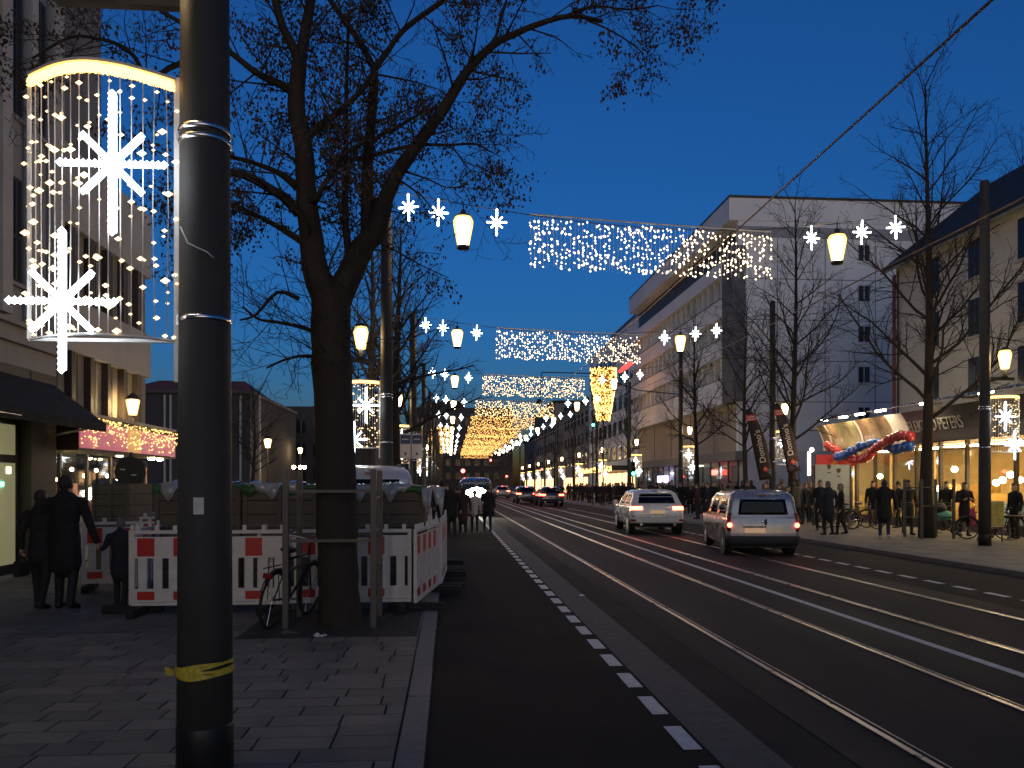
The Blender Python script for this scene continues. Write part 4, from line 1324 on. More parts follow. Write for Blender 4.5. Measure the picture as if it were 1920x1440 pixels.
# ================================================================== BICYCLES
M['bike'] = mat('bike_frame_paint', (.03,.03,.035), .35, .4, var=.1)
def make_bike(label, group=None):
    root = thing('bicycle', label, 'bicycle', group=group)
    def ringm(cy, r, t, n=24):
        mb = MB(); pts = [(0,cy+r*math.cos(2*PI*i/n),.34+r*math.sin(2*PI*i/n)) for i in range(n+1)]
        return mb.tube(pts, t, 6, False)
    for cy in (0,1.05):
        wl = ringm(cy,.325,.02).build('wheel', M['rubber'], root, True)
        sp = MB()
        for i in range(10):
            a = 2*PI*i/10
            sp.tube([(0.02*(-1)**i,cy,.34),(0,cy+.31*math.cos(a),.34+.31*math.sin(a))],.0025,3,False)
        sp.build('spokes', M['chrome'], wl)
        mg = MB(); pts = [(0,cy+.36*math.cos(R(a)),.34+.36*math.sin(R(a))) for a in range(20,170,15)]
        mg.tube(pts,.022,5); mg.build('mudguard', M['bike'], root)
    f = MB()
    bb = (0,.44,.30); st = (0,.30,.80); hd = (0,.88,.82); hd2 = (0,.92,.66)
    for a,b,r in ((bb,st,.016),(st,hd,.015),(bb,hd2,.018),((0,0,.34),bb,.012),((0,0,.34),st,.010),(hd,(0,1.05,.34),.014),(hd,(0,.84,1.0),.014)):
        f.tube([a,b],r,6)
    f.build('frame', M['bike'], root, True)
    MB().tube([(-.29,.70,1.02),(-.22,.78,1.03),(0,.84,1.0),(.22,.78,1.03),(.29,.70,1.02)],.012,6).build('handlebar', M['chrome'], root, True)
    MB().ball((0,.26,.92),.13,10,6,(.75,1,.32)).build('saddle', M['black'], root, True)
    MB().tube([(0,.30,.80),(0,.28,.90)],.012,6).build('seat_post', M['chrome'], root)
    MB().tube([(-.09,.44,.30),(.09,.44,.30)],.012,6).build('crank', M['chrome'], root)
    MB().box(-.05,.05,-.24,-.2,.62,.68).build('rear_reflector', M['red_dim'], root)
    rk = MB()
    for sx in (-.06,.06): rk.bar((sx,-.22,.73),(sx,.22,.73),.012); rk.tube([(sx*1.3,0,.34),(sx,-.1,.73)],.006,4)
    rk.build('rack', M['bike'], root)
    return root
bike = make_bike('bicycle leaning at the steel tree guard beside the red and white barrier')
p = at(515,1185,9.7)
bike.location = (p.x-.02, 9.55, PZ); bike.rotation_euler = (0, R(7), R(-14))
for (px,Y,rz) in ((1600,28.5,80),(1625,29.2,70),(1645,28.2,95),(1885,22.6,75),(1905,22.9,100),(1590,30,85)):
    q = at(px,980,Y)
    copy_tree(bike, loc=(q.x,Y,RZ), rz=R(rz), label='bicycle parked on the pavement in front of the shops', group='bicycles parked in front of the shops')

# ================================================================== TREE GUARDS, BARRIERS, CRATES, SIGNS
M['guard'] = mat('guard_steel', (.085,.08,.075), .5, .3, var=.25, scale=9)
def make_guard(label, W, D, H, loc):
    root = thing('tree_guard', label, 'tree guard', loc)
    for sx in (-1,1):
        for sy in (-1,1):
            MB().box(sx*W/2-.035,sx*W/2+.035,sy*D/2-.035,sy*D/2+.035,-.06,H).build('post', M['guard'], root, bevel=.006)
        for z in (H*.35,H*.6,H*.82): MB().bar((sx*W/2,-D/2+.035,z),(sx*W/2,D/2-.035,z),.03).build('rung', M['guard'], root)
    for z in (H*.55,H*.86):
        for sy in (-1,1): MB().bar((-W/2+.035,sy*D/2,z),(W/2-.035,sy*D/2,z),.035).build('rail', M['guard'], root)
    return root
make_guard('steel tree guard of square posts around the trunk beside the bicycle', 1.02, .85, 1.88, (at(627,1100,9.9).x, 9.95, PZ))
make_guard('steel tree guard with ladder rungs around the tree before the shop sign', 1.02, .9, 1.82, (14.8,23.5,RZ))

M['bar_white'] = mat('barrier_white', (.58,.56,.52), .55, var=.12, scale=5)
M['bar_red'] = mat('barrier_red_foil', (.42,.014,.012), .4, var=.1)
def make_barrier():
    root = bpy.data.objects.new('barrier', None); COL.objects.link(root)
    L = 2.04; t = .022
    z0 = .11
    fr = MB()
    fr.box(0,L,-t,t,z0,z0+.045); fr.box(0,L,-t,t,z0+.94,z0+.985)
    fr.box(0,.05,-t,t,z0+.045,z0+.94); fr.box(L-.05,L,-t,t,z0+.045,z0+.94)
    fr.build('frame', M['bar_white'], root, bevel=.004)
    MB().box(.05,L-.05,-.014,.014,z0+.62,z0+.90).build('top_board', M['bar_white'], root)
    MB().box(.05,L-.05,-.014,.014,z0+.05,z0+.22).build('bottom_board', M['bar_white'], root)
    nsl = 10
    for i in range(nsl):
        x = .05+(L-.1)*(i+.5)/nsl
        MB().box(x-.055,x+.055,-.012,.012,z0+.22,z0+.62).build('slat', M['bar_white'], root)
    i = 0
    x = .03
    while x < L-.25:
        MB().box(x+.05,x+.27,-.0165,.0165,z0+.645,z0+.885).build('red_stripe', M['bar_red'], root)
        MB().box(x+.05,x+.27,-.0165,.0165,z0+.075,z0+.185).build('red_stripe', M['bar_red'], root)
        x += .46
    for xx in (.1,.33,.56,1.0,1.45,1.7,1.94):
        MB().box(xx-.025,xx+.025,-.02,.02,z0+.985,z0+1.05).build('lug', M['bar_white'], root)
    for xx in (.12, L-.12):
        MB().box(xx-.06,xx+.06,-.38,.38,0,.105).build('foot', M['rubber'], root, bevel=.02)
    return root
bar0 = make_barrier()
def q_(px,py,Y): return at(px,py,Y)
bx = at(246,1100,10.75).x
specs = [((bx,10.75),0,'red and white barrier whose end stands next to the walking child'),
         ((at(771,1100,10.75).x-2.04,10.84),0,'red and white barrier partly hidden by the big tree trunk'),
         ((at(773,1100,10.75).x+.04,10.70),82,'white barrier turned along the kerb beside the cycle lane'),
         ((at(773,1100,10.75).x+.36,12.78),88,'second barrier along the kerb, behind the turned one'),
         ((at(773,1100,10.75).x+.42,14.9),90,'third barrier along the kerb toward the walkers'),
         ((bx-.03,10.8),96,'barrier seen edge-on at the corner next to the child'),
         ((-5.85,13.2),12,'white barrier behind the walking couple'),
         ((-5.75,15.3),8,'red striped barrier under the round sign'),
         ((-7.4,17.6),4,'barrier standing below the pink shop canopy')]
for i,((x,y_),rz,lab) in enumerate(specs):
    o = bar0 if i == 0 else copy_tree(bar0)
    o.location = (x,y_,PZ); o.rotation_euler = (0,0,R(rz))
    tag(o, lab, 'barrier', None)
    if 'group' in o: del o['group']

M['crate'] = mat('crate_wood', (.105,.088,.062), .85, var=.3, scale=3, bump=.4, bscale=20, stretch=(.2,1,3))
M['crate_d'] = mat('crate_gap', (.015,.013,.011), .9, var=0)
M['tarp'] = mat('tarp_green', (.035,.12,.035), .6, var=.3, scale=4)
M['film'] = mat('plastic_film', (.35,.36,.36), .18, var=.3, scale=8, coat=.8)
def sheet_wavy(x0,x1,y0,y1,z,amp,seed,drop=0):
    g_ = random.Random(seed); mb = MB(); nx,ny = 22,10
    ph = [g_.uniform(0,6) for _ in range(6)]
    vs_ = []
    for j in range(ny+1):
        for i in range(nx+1):
            u,v = i/nx,j/ny
            x = x0+(x1-x0)*u; y_ = y0+(y1-y0)*v
            zz = z+amp*(math.sin(7*u+ph[0]+3*v)+.6*math.sin(17*u+ph[1])*math.sin(6*v+ph[2])+.5*g_.uniform(-1,1))
            if j == 0: zz = z-drop*(.6+.4*math.sin(11*u+ph[3])+.25*math.sin(23*u+ph[4])); y_ = y0-.03
            if j == 1: y_ = y0-.025; zz = z+.01
            vs_.append((x,y_,zz))
    mb.add(vs_, [(j*(nx+1)+i,j*(nx+1)+i+1,(j+1)*(nx+1)+i+1,(j+1)*(nx+1)+i) for j in range(ny) for i in range(nx)])
    return mb
def make_crate(label, x0, x1, y0, y1, H, seed, tarp=True):
    root = thing('board_crate', label, 'crate', ((x0+x1)/2,y0,PZ))
    MB().box(x0+.03,x1-.03,y0+.03,y1-.03,PZ,PZ+H-.04).build('core', M['crate_d'], root, world=True)
    nb = 8; hb = H/nb
    g_ = random.Random(seed)
    for i in range(nb):
        z = PZ+i*hb
        MB().box(x0,x1,y0+g_.uniform(0,.008),y0+.03,z+.006,z+hb-.006).build('board', M['crate'], root, world=True)
        MB().box(x1-.03,x1+g_.uniform(0,.006),y0+.03,y1,z+.006,z+hb-.006).build('board', M['crate'], root, world=True)
    for x in (x0+.04,(x0+x1)/2,x1-.04):
        MB().box(x-.03,x+.03,y0-.025,y0,PZ,PZ+H).build('batten', M['crate'], root, world=True)
    if tarp:
        o = sheet_wavy(x0-.03,x1+.03,y0,y1,PZ+H+.02,.022,seed,.14).build('tarp', M['tarp'], root, True, world=True)
        s = o.modifiers.new('t','SOLIDIFY'); s.thickness = .004
        o = sheet_wavy(x0+.1,x1-.2,y0-.01,y1-.4,PZ+H+.05,.035,seed+1,.22).build('plastic_film', M['film'], root, True, world=True)
        s = o.modifiers.new('t','SOLIDIFY'); s.thickness = .003
    return root
yc = 12.4
X_ = lambda px: at(px,950,yc).x
make_crate('boarded crate with green tarp behind the pole with yellow tape', X_(290), X_(452), yc, yc+1.6, 1.66, 1)
make_crate('boarded crate with green tarp and loose plastic film by the bicycle', X_(458), X_(596), yc-.1, yc+1.5, 1.66, 2)
make_crate('boarded crate with plastic film right of the big tree trunk', X_(655), X_(796), yc+.1, yc+1.8, 1.64, 3)
make_crate('boarded crate behind the round sign and the walking man', at(172,950,15.8).x, at(242,950,15.8).x, 15.8, 17.0, 1.72, 4, False)
o = sheet_wavy(-.1,.25,0,.3,0,.03,9,.4).build('plastic_sheet', M['film'], smooth=True); o.modifiers.new('t','SOLIDIFY').thickness = .003
o.location = at(803,915,12.4); tag(o,'torn white plastic sheet hanging at the crate corner','plastic sheet')

# round sign from behind
M['sign_back'] = mat('sign_back_grey', (.035,.034,.034), .5, .2, var=.2)
s0 = at(245,885,16.6)
root = thing('road_sign', 'round road sign seen from its dark back on a grey post', 'sign', (s0.x,16.6,PZ))
mb = MB(); mb.lathe([(.02,-.004),(.30,-.004),(.305,0),(.30,.004)],32); mb.v = [(v[0],v[2],v[1]) for v in mb.v]
o = mb.build('disc', M['sign_back'], root); o.location = (0,-.03,s0.z-PZ)
MB().tube([(0,.02,0),(0,.02,s0.z+.4-PZ)],.03,10).build('post', M['guard'], root, True)
for dz,dx in ((.05,-.14),(-.06,.08)): MB().box(dx-.05,dx+.05,-.045,-.034,s0.z-PZ+dz-.015,s0.z-PZ+dz+.015).build('bracket', M['chrome'], root)

# lanterns on posts at the square
def post_lantern(label, px, py, Y, sc_=1.0):
    c = at(px,py,Y)
    root = thing('street_lantern', label, 'street lamp', (c.x,Y,PZ))
    h = c.z-PZ
    MB().lathe([(.09,0),(.07,.6),(.04,.7),(.032,h-.3*sc_)],10).build('post', M['pole'], root, True)
    gl = MB().lathe([(.11*sc_,h-.22*sc_),(.19*sc_,h+.16*sc_),(.14*sc_,h+.22*sc_)],8).build('lantern_glass', M['shell'], root, True)
    MB().lathe([(.08*sc_,h-.19*sc_),(.14*sc_,h+.12*sc_),(.1*sc_,h+.18*sc_)],8).build('lamp_core', M['lamp'], gl, True)
    mb = MB(); mb.lathe([(.2*sc_,h+.2*sc_),(.12*sc_,h+.30*sc_),(.02,h+.38*sc_)],8); mb.build('lantern_cap', M['pole'], root, True)
    return root
post_lantern('street lantern on a thin post in front of the slatted window bands', 249, 763, 21.0, .95)
post_lantern('street lantern glowing before the dark hall', 502, 831, 46, 1.2)
post_lantern('small lantern beside the trunk of the big tree, far off', 563, 845, 72, 1.2)
for i,px in enumerate((551,563,571)):
    c = at(px,876,60)
    o = MB().ball((c.x,c.y,c.z),.13,8,6).build('distant_lamp', M['lamp'], smooth=True)
    tag(o,'tiny distant lamp low beyond the crates','lamp','tiny distant lamps low beyond the crates')

# bus stop info boards
c = at(771,836,25)
root = thing('stop_sign', 'pair of white information boards with blue tops on one post', 'sign', (c.x,25,PZ))
MB().tube([(0,.03,0),(0,.03,c.z+.45-PZ)],.04,8).build('post', M['guard'], root, True)
M['sign_blue'] = mat('sign_blue', (.03,.05,.14), .5, var=.1)
for sx in (-1,1):
    b = MB().box(sx*.18-.165,sx*.18+.165,-.03,.0,c.z-PZ-.40,c.z-PZ+.38).build('board', M['bar_white'], root)
    MB().box(sx*.18-.15,sx*.18+.15,-.036,-.03,c.z-PZ+.06,c.z-PZ+.34).build('blue_field', M['sign_blue'], b)
    MB().box(sx*.18-.10,sx*.18+.10,-.040,-.036,c.z-PZ+.19,c.z-PZ+.22).build('text_line', M['bar_white'], b)
    mb = MB(); mb.prism([(0,-.06),(.06,0),(0,.06),(-.06,0)],-.036,-.03,lambda u,v,h: (sx*.18+u*.7,h,c.z-PZ-.25+v)); mb.build('emblem', M['dark_frame'], b)

# litter
g = random.Random(2)
mb = MB(); c = at(600,1199,9.0)
vs_ = []
for j in range(6):
    for i in range(8):
        vs_.append((c.x-.07+.02*i+g.uniform(-.008,.008), 8.95+.018*j+g.uniform(-.006,.006), PZ+.004+max(0,g.gauss(.014,.012))))
mb.add(vs_,[(j*8+i,j*8+i+1,(j+1)*8+i+1,(j+1)*8+i) for j in range(5) for i in range(7)])
o = mb.build('paper_litter', M['bar_white']); o.modifiers.new('t','SOLIDIFY').thickness=.002
tag(o,'crumpled white paper lying on the paving by the big tree','litter')
mb = MB(); c = at(1091,1122,12.3); mb.lathe([(.05,0),(.045,.018),(.02,.026)],10,(c.x,c.y,.008))
tag(mb.build('road_stud', M['chrome'], smooth=True),'small shiny stud in the gutter strip','road stud')

# traffic signals
M['sig_black'] = mat('signal_housing', (.014,.014,.015), .5, var=.1)
def signal(label, px, py, Y, X=None, lit='g', arm=None):
    c = at(px,py,Y)
    root = thing('traffic_signal', label, 'traffic light', (c.x,Y,RZ if c.x > 10 else PZ))
    b = root.location.z
    z = c.z-b
    if arm:
        MB().tube([(arm,.1,0),(arm,.1,z+.5),(0,.1,z+.5)],.06,8).build('mast', M['pole'], root, True)
    else:
        MB().tube([(0,.12,0),(0,.12,z+.9)],.055,8).build('post', M['pole'], root, True)
    dz = {'g':0,'r':-.6}[lit]
    MB().box(-.15,.15,-.1,.1,z-.18+dz,z+.80+dz).build('housing', M['sig_black'], root, bevel=.03)
    mb = MB(); mb.lathe([(.02,0),(.115,0),(.115,.02)],14); mb.v=[(v[0],-.1-v[2],z+v[1]) for v in mb.v]
    mb.build('lens', M['green_sig'] if lit=='g' else M['red_sig'], root)
    for k in (1,2):
        zz = z+.3*k if lit=='g' else z-.3*k
        mb = MB(); mb.lathe([(.02,0),(.11,0),(.11,.015)],14); mb.v=[(v[0],-.1-v[2],zz+v[1]) for v in mb.v]
        mb.build('dark_lens', M['car_glass'], root)
    return root
signal('traffic light showing green high on a pole above the crowd', 1112, 797, 64, lit='g')
signal('small traffic light showing green low above the crowd', 1187, 888, 52, lit='g')
signal('traffic light showing red beside the cycle lane above the walkers', 868, 883, 48, lit='r')
signal('traffic light showing red on a mast over the far tracks', 920, 863, 92, lit='r', arm=-5.5)
signal('far traffic light showing red beside a white lamp', 950, 893, 100, lit='r')
signal('far traffic light showing red in front of a lit star panel', 1016, 880, 96, lit='r')

# tapering gold light sculpture
c = at(1131,735,72)
root = thing('light_sculpture', 'tapering column wrapped in gold lights with a red bow', 'light sculpture', (c.x,72,RZ))
g = random.Random(15)
MB().tube([(0,0,0),(0,0,10)],.07,8).build('post', M['pole'], root, True)
z0,z1 = at(0,785,72).z, at(0,680,72).z
MB().lathe([(.55,z0),(.75,z0+1.0),(1.1,z1-1.2),(1.15,z1-.3),(.8,z1)],14).build('core', mat('sculpture_mesh',(.30,.17,.05),.8,var=.3), root, True)
bl = MB()
for i in range(900):
    t = g.random(); a = g.uniform(PI,2*PI); r = .58+.62*min(1,t*1.3)
    bl.octa((r*math.cos(a),r*math.sin(a),z0+(z1-z0)*t), .045)
tag(bl.build('bulbs', M['bulb_a'], root), kind='stuff')
M['bow'] = emi('bow_lit_red', (1,.05,.05), .7)
bw = MB(); cb = at(1172,690,71.6)-Vector(root.location)
bw.prism([(-.6,-.35),(-.2,.1),(.5,.7),(.75,.3),(.2,-.2),(-.5,-.6)],-.1,.1,lambda u,v,h: (cb.x+u,cb.y+h,cb.z+v+RZ)); bw.build('bow', M['bow'], root)

# feather flags
def flag(label, px, Y, top, bot, seed):
    base = at(px+20,bot,Y)
    root = thing('feather_flag', label, 'flag', (base.x+.42,Y,RZ))
    root.rotation_euler = (0,R(-9),0)
    M.setdefault('flag', mat('flag_fabric_black',(.022,.013,.012),.75,var=.2))
    zt = at(px,top,Y).z-RZ
    lean = .55
    pole = [(.28-lean*0,.02,0),(.18,.02,zt*.4),(-.02,.02,zt*.75),(-.25,.02,zt*.95),(-.55,.02,zt)]
    MB().tube(pole,[.02,.016,.012,.009,.006],6).build('flag_pole', M['pole'], root, True)
    zb = zt-3.05
    n = 16; mb = MB(); vs_ = []
    def edge(t):
        xr = .30-.10*t-.55*t**3.2
        xl = -.30-.25*t
        return xl, min(xr, xr), zb+(zt-zb)*t
    for i in range(n+1):
        xl,xr,z = edge(i/n)
        for k in range(5):
            u = k/4; vs_.append((xl+(xr-xl)*u-.10*(1-i/n)+.10, .02*math.sin(6*u+seed), z))
    mb.add(vs_,[(i*5+k,i*5+k+1,(i+1)*5+k+1,(i+1)*5+k) for i in range(n) for k in range(4)])
    fl = mb.build('cloth', M['flag'], root, True); fl.modifiers.new('t','SOLIDIFY').thickness=.006
    me = text_mesh("Domino's", .36, .004, True)
    o = mk('lettering', me, M.setdefault('flag_text', mat('flag_lettering',(.55,.5,.46),.7,var=.05)), fl)
    o.rotation_euler = (R(90),0,0)
    o.matrix_basis = Matrix.Translation((-.08,-.06,zb+1.42)) @ Matrix.Rotation(R(-3),4,'Y') @ Matrix.Rotation(R(-90),4,'Y') @ Matrix.Rotation(R(90),4,'X')
    M.setdefault('flag_red', mat('flag_red',(.5,.06,.04),.7,var=.1))
    MB().add([(-.48,-.035,zt-.52),(-.02,-.035,zt-.52),(-.12,-.035,zt-.26),(-.50,-.035,zt-.26)],[(0,1,2,3)]).build('red_field', M['flag_red'], fl)
    for k in (0,1): MB().box(-.44,-.12,-.045,-.038,zt-.47+.1*k,zt-.43+.1*k).build('small_text', M['flag_text'], fl)
    # two-tile emblem
    Mx = Matrix.Translation((.08,-.05,zb+.38)) @ Matrix.Rotation(R(38),4,'Y')
    for k,m in ((-1,M['flag_red']),(1,M.setdefault('flag_blue',mat('flag_blue',(.04,.07,.16),.7,var=.1)))):
        q = MB().box(k*.1-.095,k*.1+.095,-.004,.004,-.095,.095); q.v=[tuple(Mx@Vector(v)) for v in q.v]; q.build('emblem_tile', m, fl)
        for (dx,dz) in (((0,0),) if k<0 else ((-.04,.04),(.04,-.04))):
            q = MB().ball((k*.1+dx,-.008,dz),.026,10,6,(1,.3,1)); q.v=[tuple(Mx@Vector(v)) for v in q.v]; q.build('emblem_dot', M['flag_text'], fl)
    return root
flag('black feather flag with a bright red top field beside the tree', 1412, 32.5, 762, 905, 1)
flag('black feather flag half hidden behind the lamp pole with lantern', 1466, 33.5, 752, 905, 4)

# white board with two dark crests, red banner, neon tube
c = at(1560,900,31)
root = thing('display_board', 'white board with two dark crests standing before the shops', 'board', (c.x,31,RZ))
w_ = .76
MB().box(-w_,w_,-.03,.03,at(0,960,31).z-RZ,at(0,868,31).z-RZ).build('panel', mat('board_face',(.42,.46,.46),.7,var=.06), root)
for sx in (-1,1): MB().box(sx*w_-.04,sx*w_+.04,-.03,.09,0,at(0,868,31).z-RZ-.01).build('leg', M['guard'], root)
for px,py in ((1555,875),(1573,882)):
    q = at(px,py,30.95)-Vector((c.x,31,RZ))
    mb = MB(); mb.prism([(-.08,.08),(.08,.08),(.08,-.02),(0,-.12),(-.08,-.02)],-.045,-.031,lambda u,v,h: (q.x+u,h,q.z+v)); mb.build('crest', M['dark_frame'], root)
    MB().box(q.x-.07,q.x+.07,-.042,-.031,q.z-.26,q.z-.22).build('text_line', M['dark_frame'], root)
root = thing('red_banner', 'red and orange banner hanging behind the white board', 'banner', (at(1565,860,34).x,34,RZ))
x0,x1 = at(1530,860,34).x-root.location.x, at(1604,860,34).x-root.location.x
MB().box(x0,x1,-.02,.02,at(0,872,34).z-RZ,at(0,848,34).z-RZ).build('cloth', mat('banner_red',(.35,.02,.03),.7,var=.2), root)
mb = MB(); mb.add([(x0+.5,-.03,at(0,871,34).z-RZ),(x0+1.0,-.03,at(0,871,34).z-RZ),(x0+.95,-.03,at(0,856,34).z-RZ)],[(0,1,2)]); mb.build('orange_field', mat('banner_orange',(.5,.16,.04),.7,var=.2), root)
for x in (x0,x1): MB().tube([(x,.03,0),(x,.03,at(0,846,34).z-RZ)],.03,6).build('pole', M['guard'], root)
c = at(1517,868,33)
root = thing('neon_sign', 'upright glowing pinkish neon tube beside the white board', 'neon sign', (c.x,33,RZ))
M['neon'] = emi('neon_pink', (1,.55,.40), 2.5)
MB().tube([(0,0,at(0,890,33).z-RZ),(0,0,at(0,842,33).z-RZ)],.07,8).build('tube', M['neon'], root, True)
MB().ball((.12,0,at(0,838,33).z-RZ),.1,8,6).build('dot', M['neon'], root, True)
MB().tube([(0,.1,0),(0,.1,at(0,842,33).z-RZ)],.03,6).build('post', M['guard'], root)

# balloon garland under the sign
M['bal_r'] = mat('balloon_red', (.55,.05,.045), .25, var=.1, coat=.6)
M['bal_b'] = mat('balloon_blue', (.02,.10,.42), .25, var=.1, coat=.6)
XG = XP-.85
c = atX(1630,840,XG)
root = thing('balloon_garland', 'twisted garland of red and blue balloons under the curved sign', 'balloons', (XG,c.y,3.3))
bm_ = MB().ball((0,0,0),.185,10,7).mesh('balloon', True); bm_.materials.append(M['bal_r'])
g = random.Random(31)
n = 32
for i in range(n+1):
    t = i/n
    px = 1553+(1706-1553)*t
    mid = 845+14*math.sin(PI*min(1,t*1.7)) - 18*t
    for sg,m in ((1,M['bal_r']),(-1,M['bal_b'])):
        py = mid + sg*12*math.cos(2*PI*t*1.05+.4)*(-1) 
        p = atX(px,py,XG+.14*sg*math.sin(2*PI*t*1.05))
        if sg < 0 and t < .12: continue
        o = mk('balloon', bm_, None, root); o.matrix_parent_inverse = root.matrix_basis.inverted()
        o.location = (p.x+g.uniform(-.04,.04),p.y+g.uniform(-.03,.03),p.z+g.uniform(-.03,.03)); s = g.uniform(.8,1.15); o.scale=(s,s,s)
        o.material_slots[0].link='OBJECT'; o.material_slots[0].material=m
MB().tube([atX(1553+153*i/8, 845-18*i/8, XG) for i in range(9)],.01,4).build('cord', M['cable'], root, world=True)

# A-board, tables, stroller in front of the shops
c = at(1866,960,21.8)
root = thing('sandwich_board', 'yellow menu board on an easel beside the lamp pole', 'sign board', (c.x,21.8,RZ))
M['menu'] = mat('menu_board', (.35,.30,.08), .6, var=.4, scale=7)
mb = MB().box(-.25,.25,-.02,.02,.45,1.15); mb.build('panel', M['menu'], root)
MB().box(-.28,.28,.02,.04,.42,1.18).build('frame', M['bar_white'], root)
for sx in (-1,1):
    MB().bar((sx*.24,.03,0),(sx*.22,.03,.45),.03).build('leg', M['brown_frame'], root)
    MB().bar((sx*.2,.5,0),(sx*.2,.05,.9),.03).build('leg', M['brown_frame'], root)
for (px,Y,lab) in ((1893,22.4,'round outdoor table next to the menu board'),(1755,26,'round outdoor table behind the guarded tree')):
    c = at(px,980,Y); root = thing('bistro_table', lab, 'table', (c.x,Y,RZ))
    MB().lathe([(.35,.70),(.36,.72),(.35,.74)],20).build('top', M['brown_frame'], root, True)
    MB().lathe([(.22,0),(.2,.02),(.025,.05),(.025,.70)],12).build('leg', M['guard'], root, True)
c = at(1728+40,985,25.2)
root = thing('stroller', 'baby stroller with mint green fabric beside the guarded tree', 'stroller', (c.x,25.2,RZ), R(60))
M['mint'] = mat('mint_fabric',(.12,.38,.30),.8,var=.15)
mb = MB(); mb.ball((0,0,.62),.3,12,8,(.8,1,.62)); mb.build('seat', M['mint'], root, True)
mb = MB(); mb.ball((0,.12,.85),.27,12,8,(.85,.9,.8)); mb.build('hood', M['black'], root, True)
for sx in (-1,1):
    for sy in (-.35,.35):
        pts=[(sx*.22,sy+.12*math.cos(2*PI*i/14),.13+.12*math.sin(2*PI*i/14)) for i in range(15)]
        MB().tube(pts,.018,5,False).build('wheel', M['rubber'], root, True)
    MB().tube([(sx*.22,-.35,.13),(sx*.22,.1,.55),(sx*.22,.5,1.05)],.012,5).build('frame_tube', M['guard'], root)
    MB().tube([(sx*.22,.35,.13),(sx*.22,-.1,.6)],.012,5).build('frame_tube', M['guard'], root)
MB().tube([(-.22,.5,1.05),(.22,.5,1.05)],.016,6).build('handle', M['black'], root)
# hedge tubs behind the van

# net of amber lights hanging over the far left side of the street
Yn = 118.0
a_, b_ = at(806,797,Yn), at(845,850,Yn)
root = thing('light_net', 'net of amber lights hanging beside the far lanterns on the cycle lane side', 'light net', (a_.x,Yn,b_.z))
g = random.Random(66)
MB().tube([(0,0,a_.z-b_.z),(b_.x-a_.x,0,a_.z-b_.z-.3)],.03,5).build('top_rope', M['cable'], root)
bl = MB()
for i in range(620):
    u = g.random(); v = g.random()
    bl.octa((u*(b_.x-a_.x), g.uniform(-.1,.1), v*(a_.z-b_.z)-.3*u*v), .035)
tag(bl.build('bulbs', M['bulb_a'], root), kind='stuff')
for u in (0,1): MB().tube([(u*(b_.x-a_.x),.1,-b_.z+PZ),(u*(b_.x-a_.x),.1,a_.z-b_.z)],.06,6).build('pole', M['pole'], root)
# ================================================================== PEOPLE
SK = mat('skin', (.40,.25,.18), .6, var=.08)
HAIR = [mat('hair_%d'%i, c, .7, var=.3, scale=30) for i,c in enumerate(((.02,.014,.01),(.05,.032,.02),(.14,.09,.045),(.10,.10,.10)))]
COAT = [mat('coat_%d'%i, c, .85, var=.25, scale=10, bump=.3, bscale=25) for i,c in enumerate(((.006,.006,.007),(.011,.010,.010),(.009,.012,.024),(.05,.045,.04),(.03,.012,.012),(.08,.075,.07),(.02,.026,.02)))]
TROU = [mat('trousers_%d'%i, c, .85, var=.25, scale=10) for i,c in enumerate(((.010,.010,.011),(.018,.024,.042),(.03,.028,.026),(.022,.018,.014)))]
SHOE = [mat('shoes_%d'%i, c, .6, var=.2) for i,c in enumerate(((.010,.009,.009),(.5,.5,.48)))]
WHITEJ = mat('jacket_white', (.42,.41,.39), .8, var=.12, scale=8, bump=.3, bscale=20)

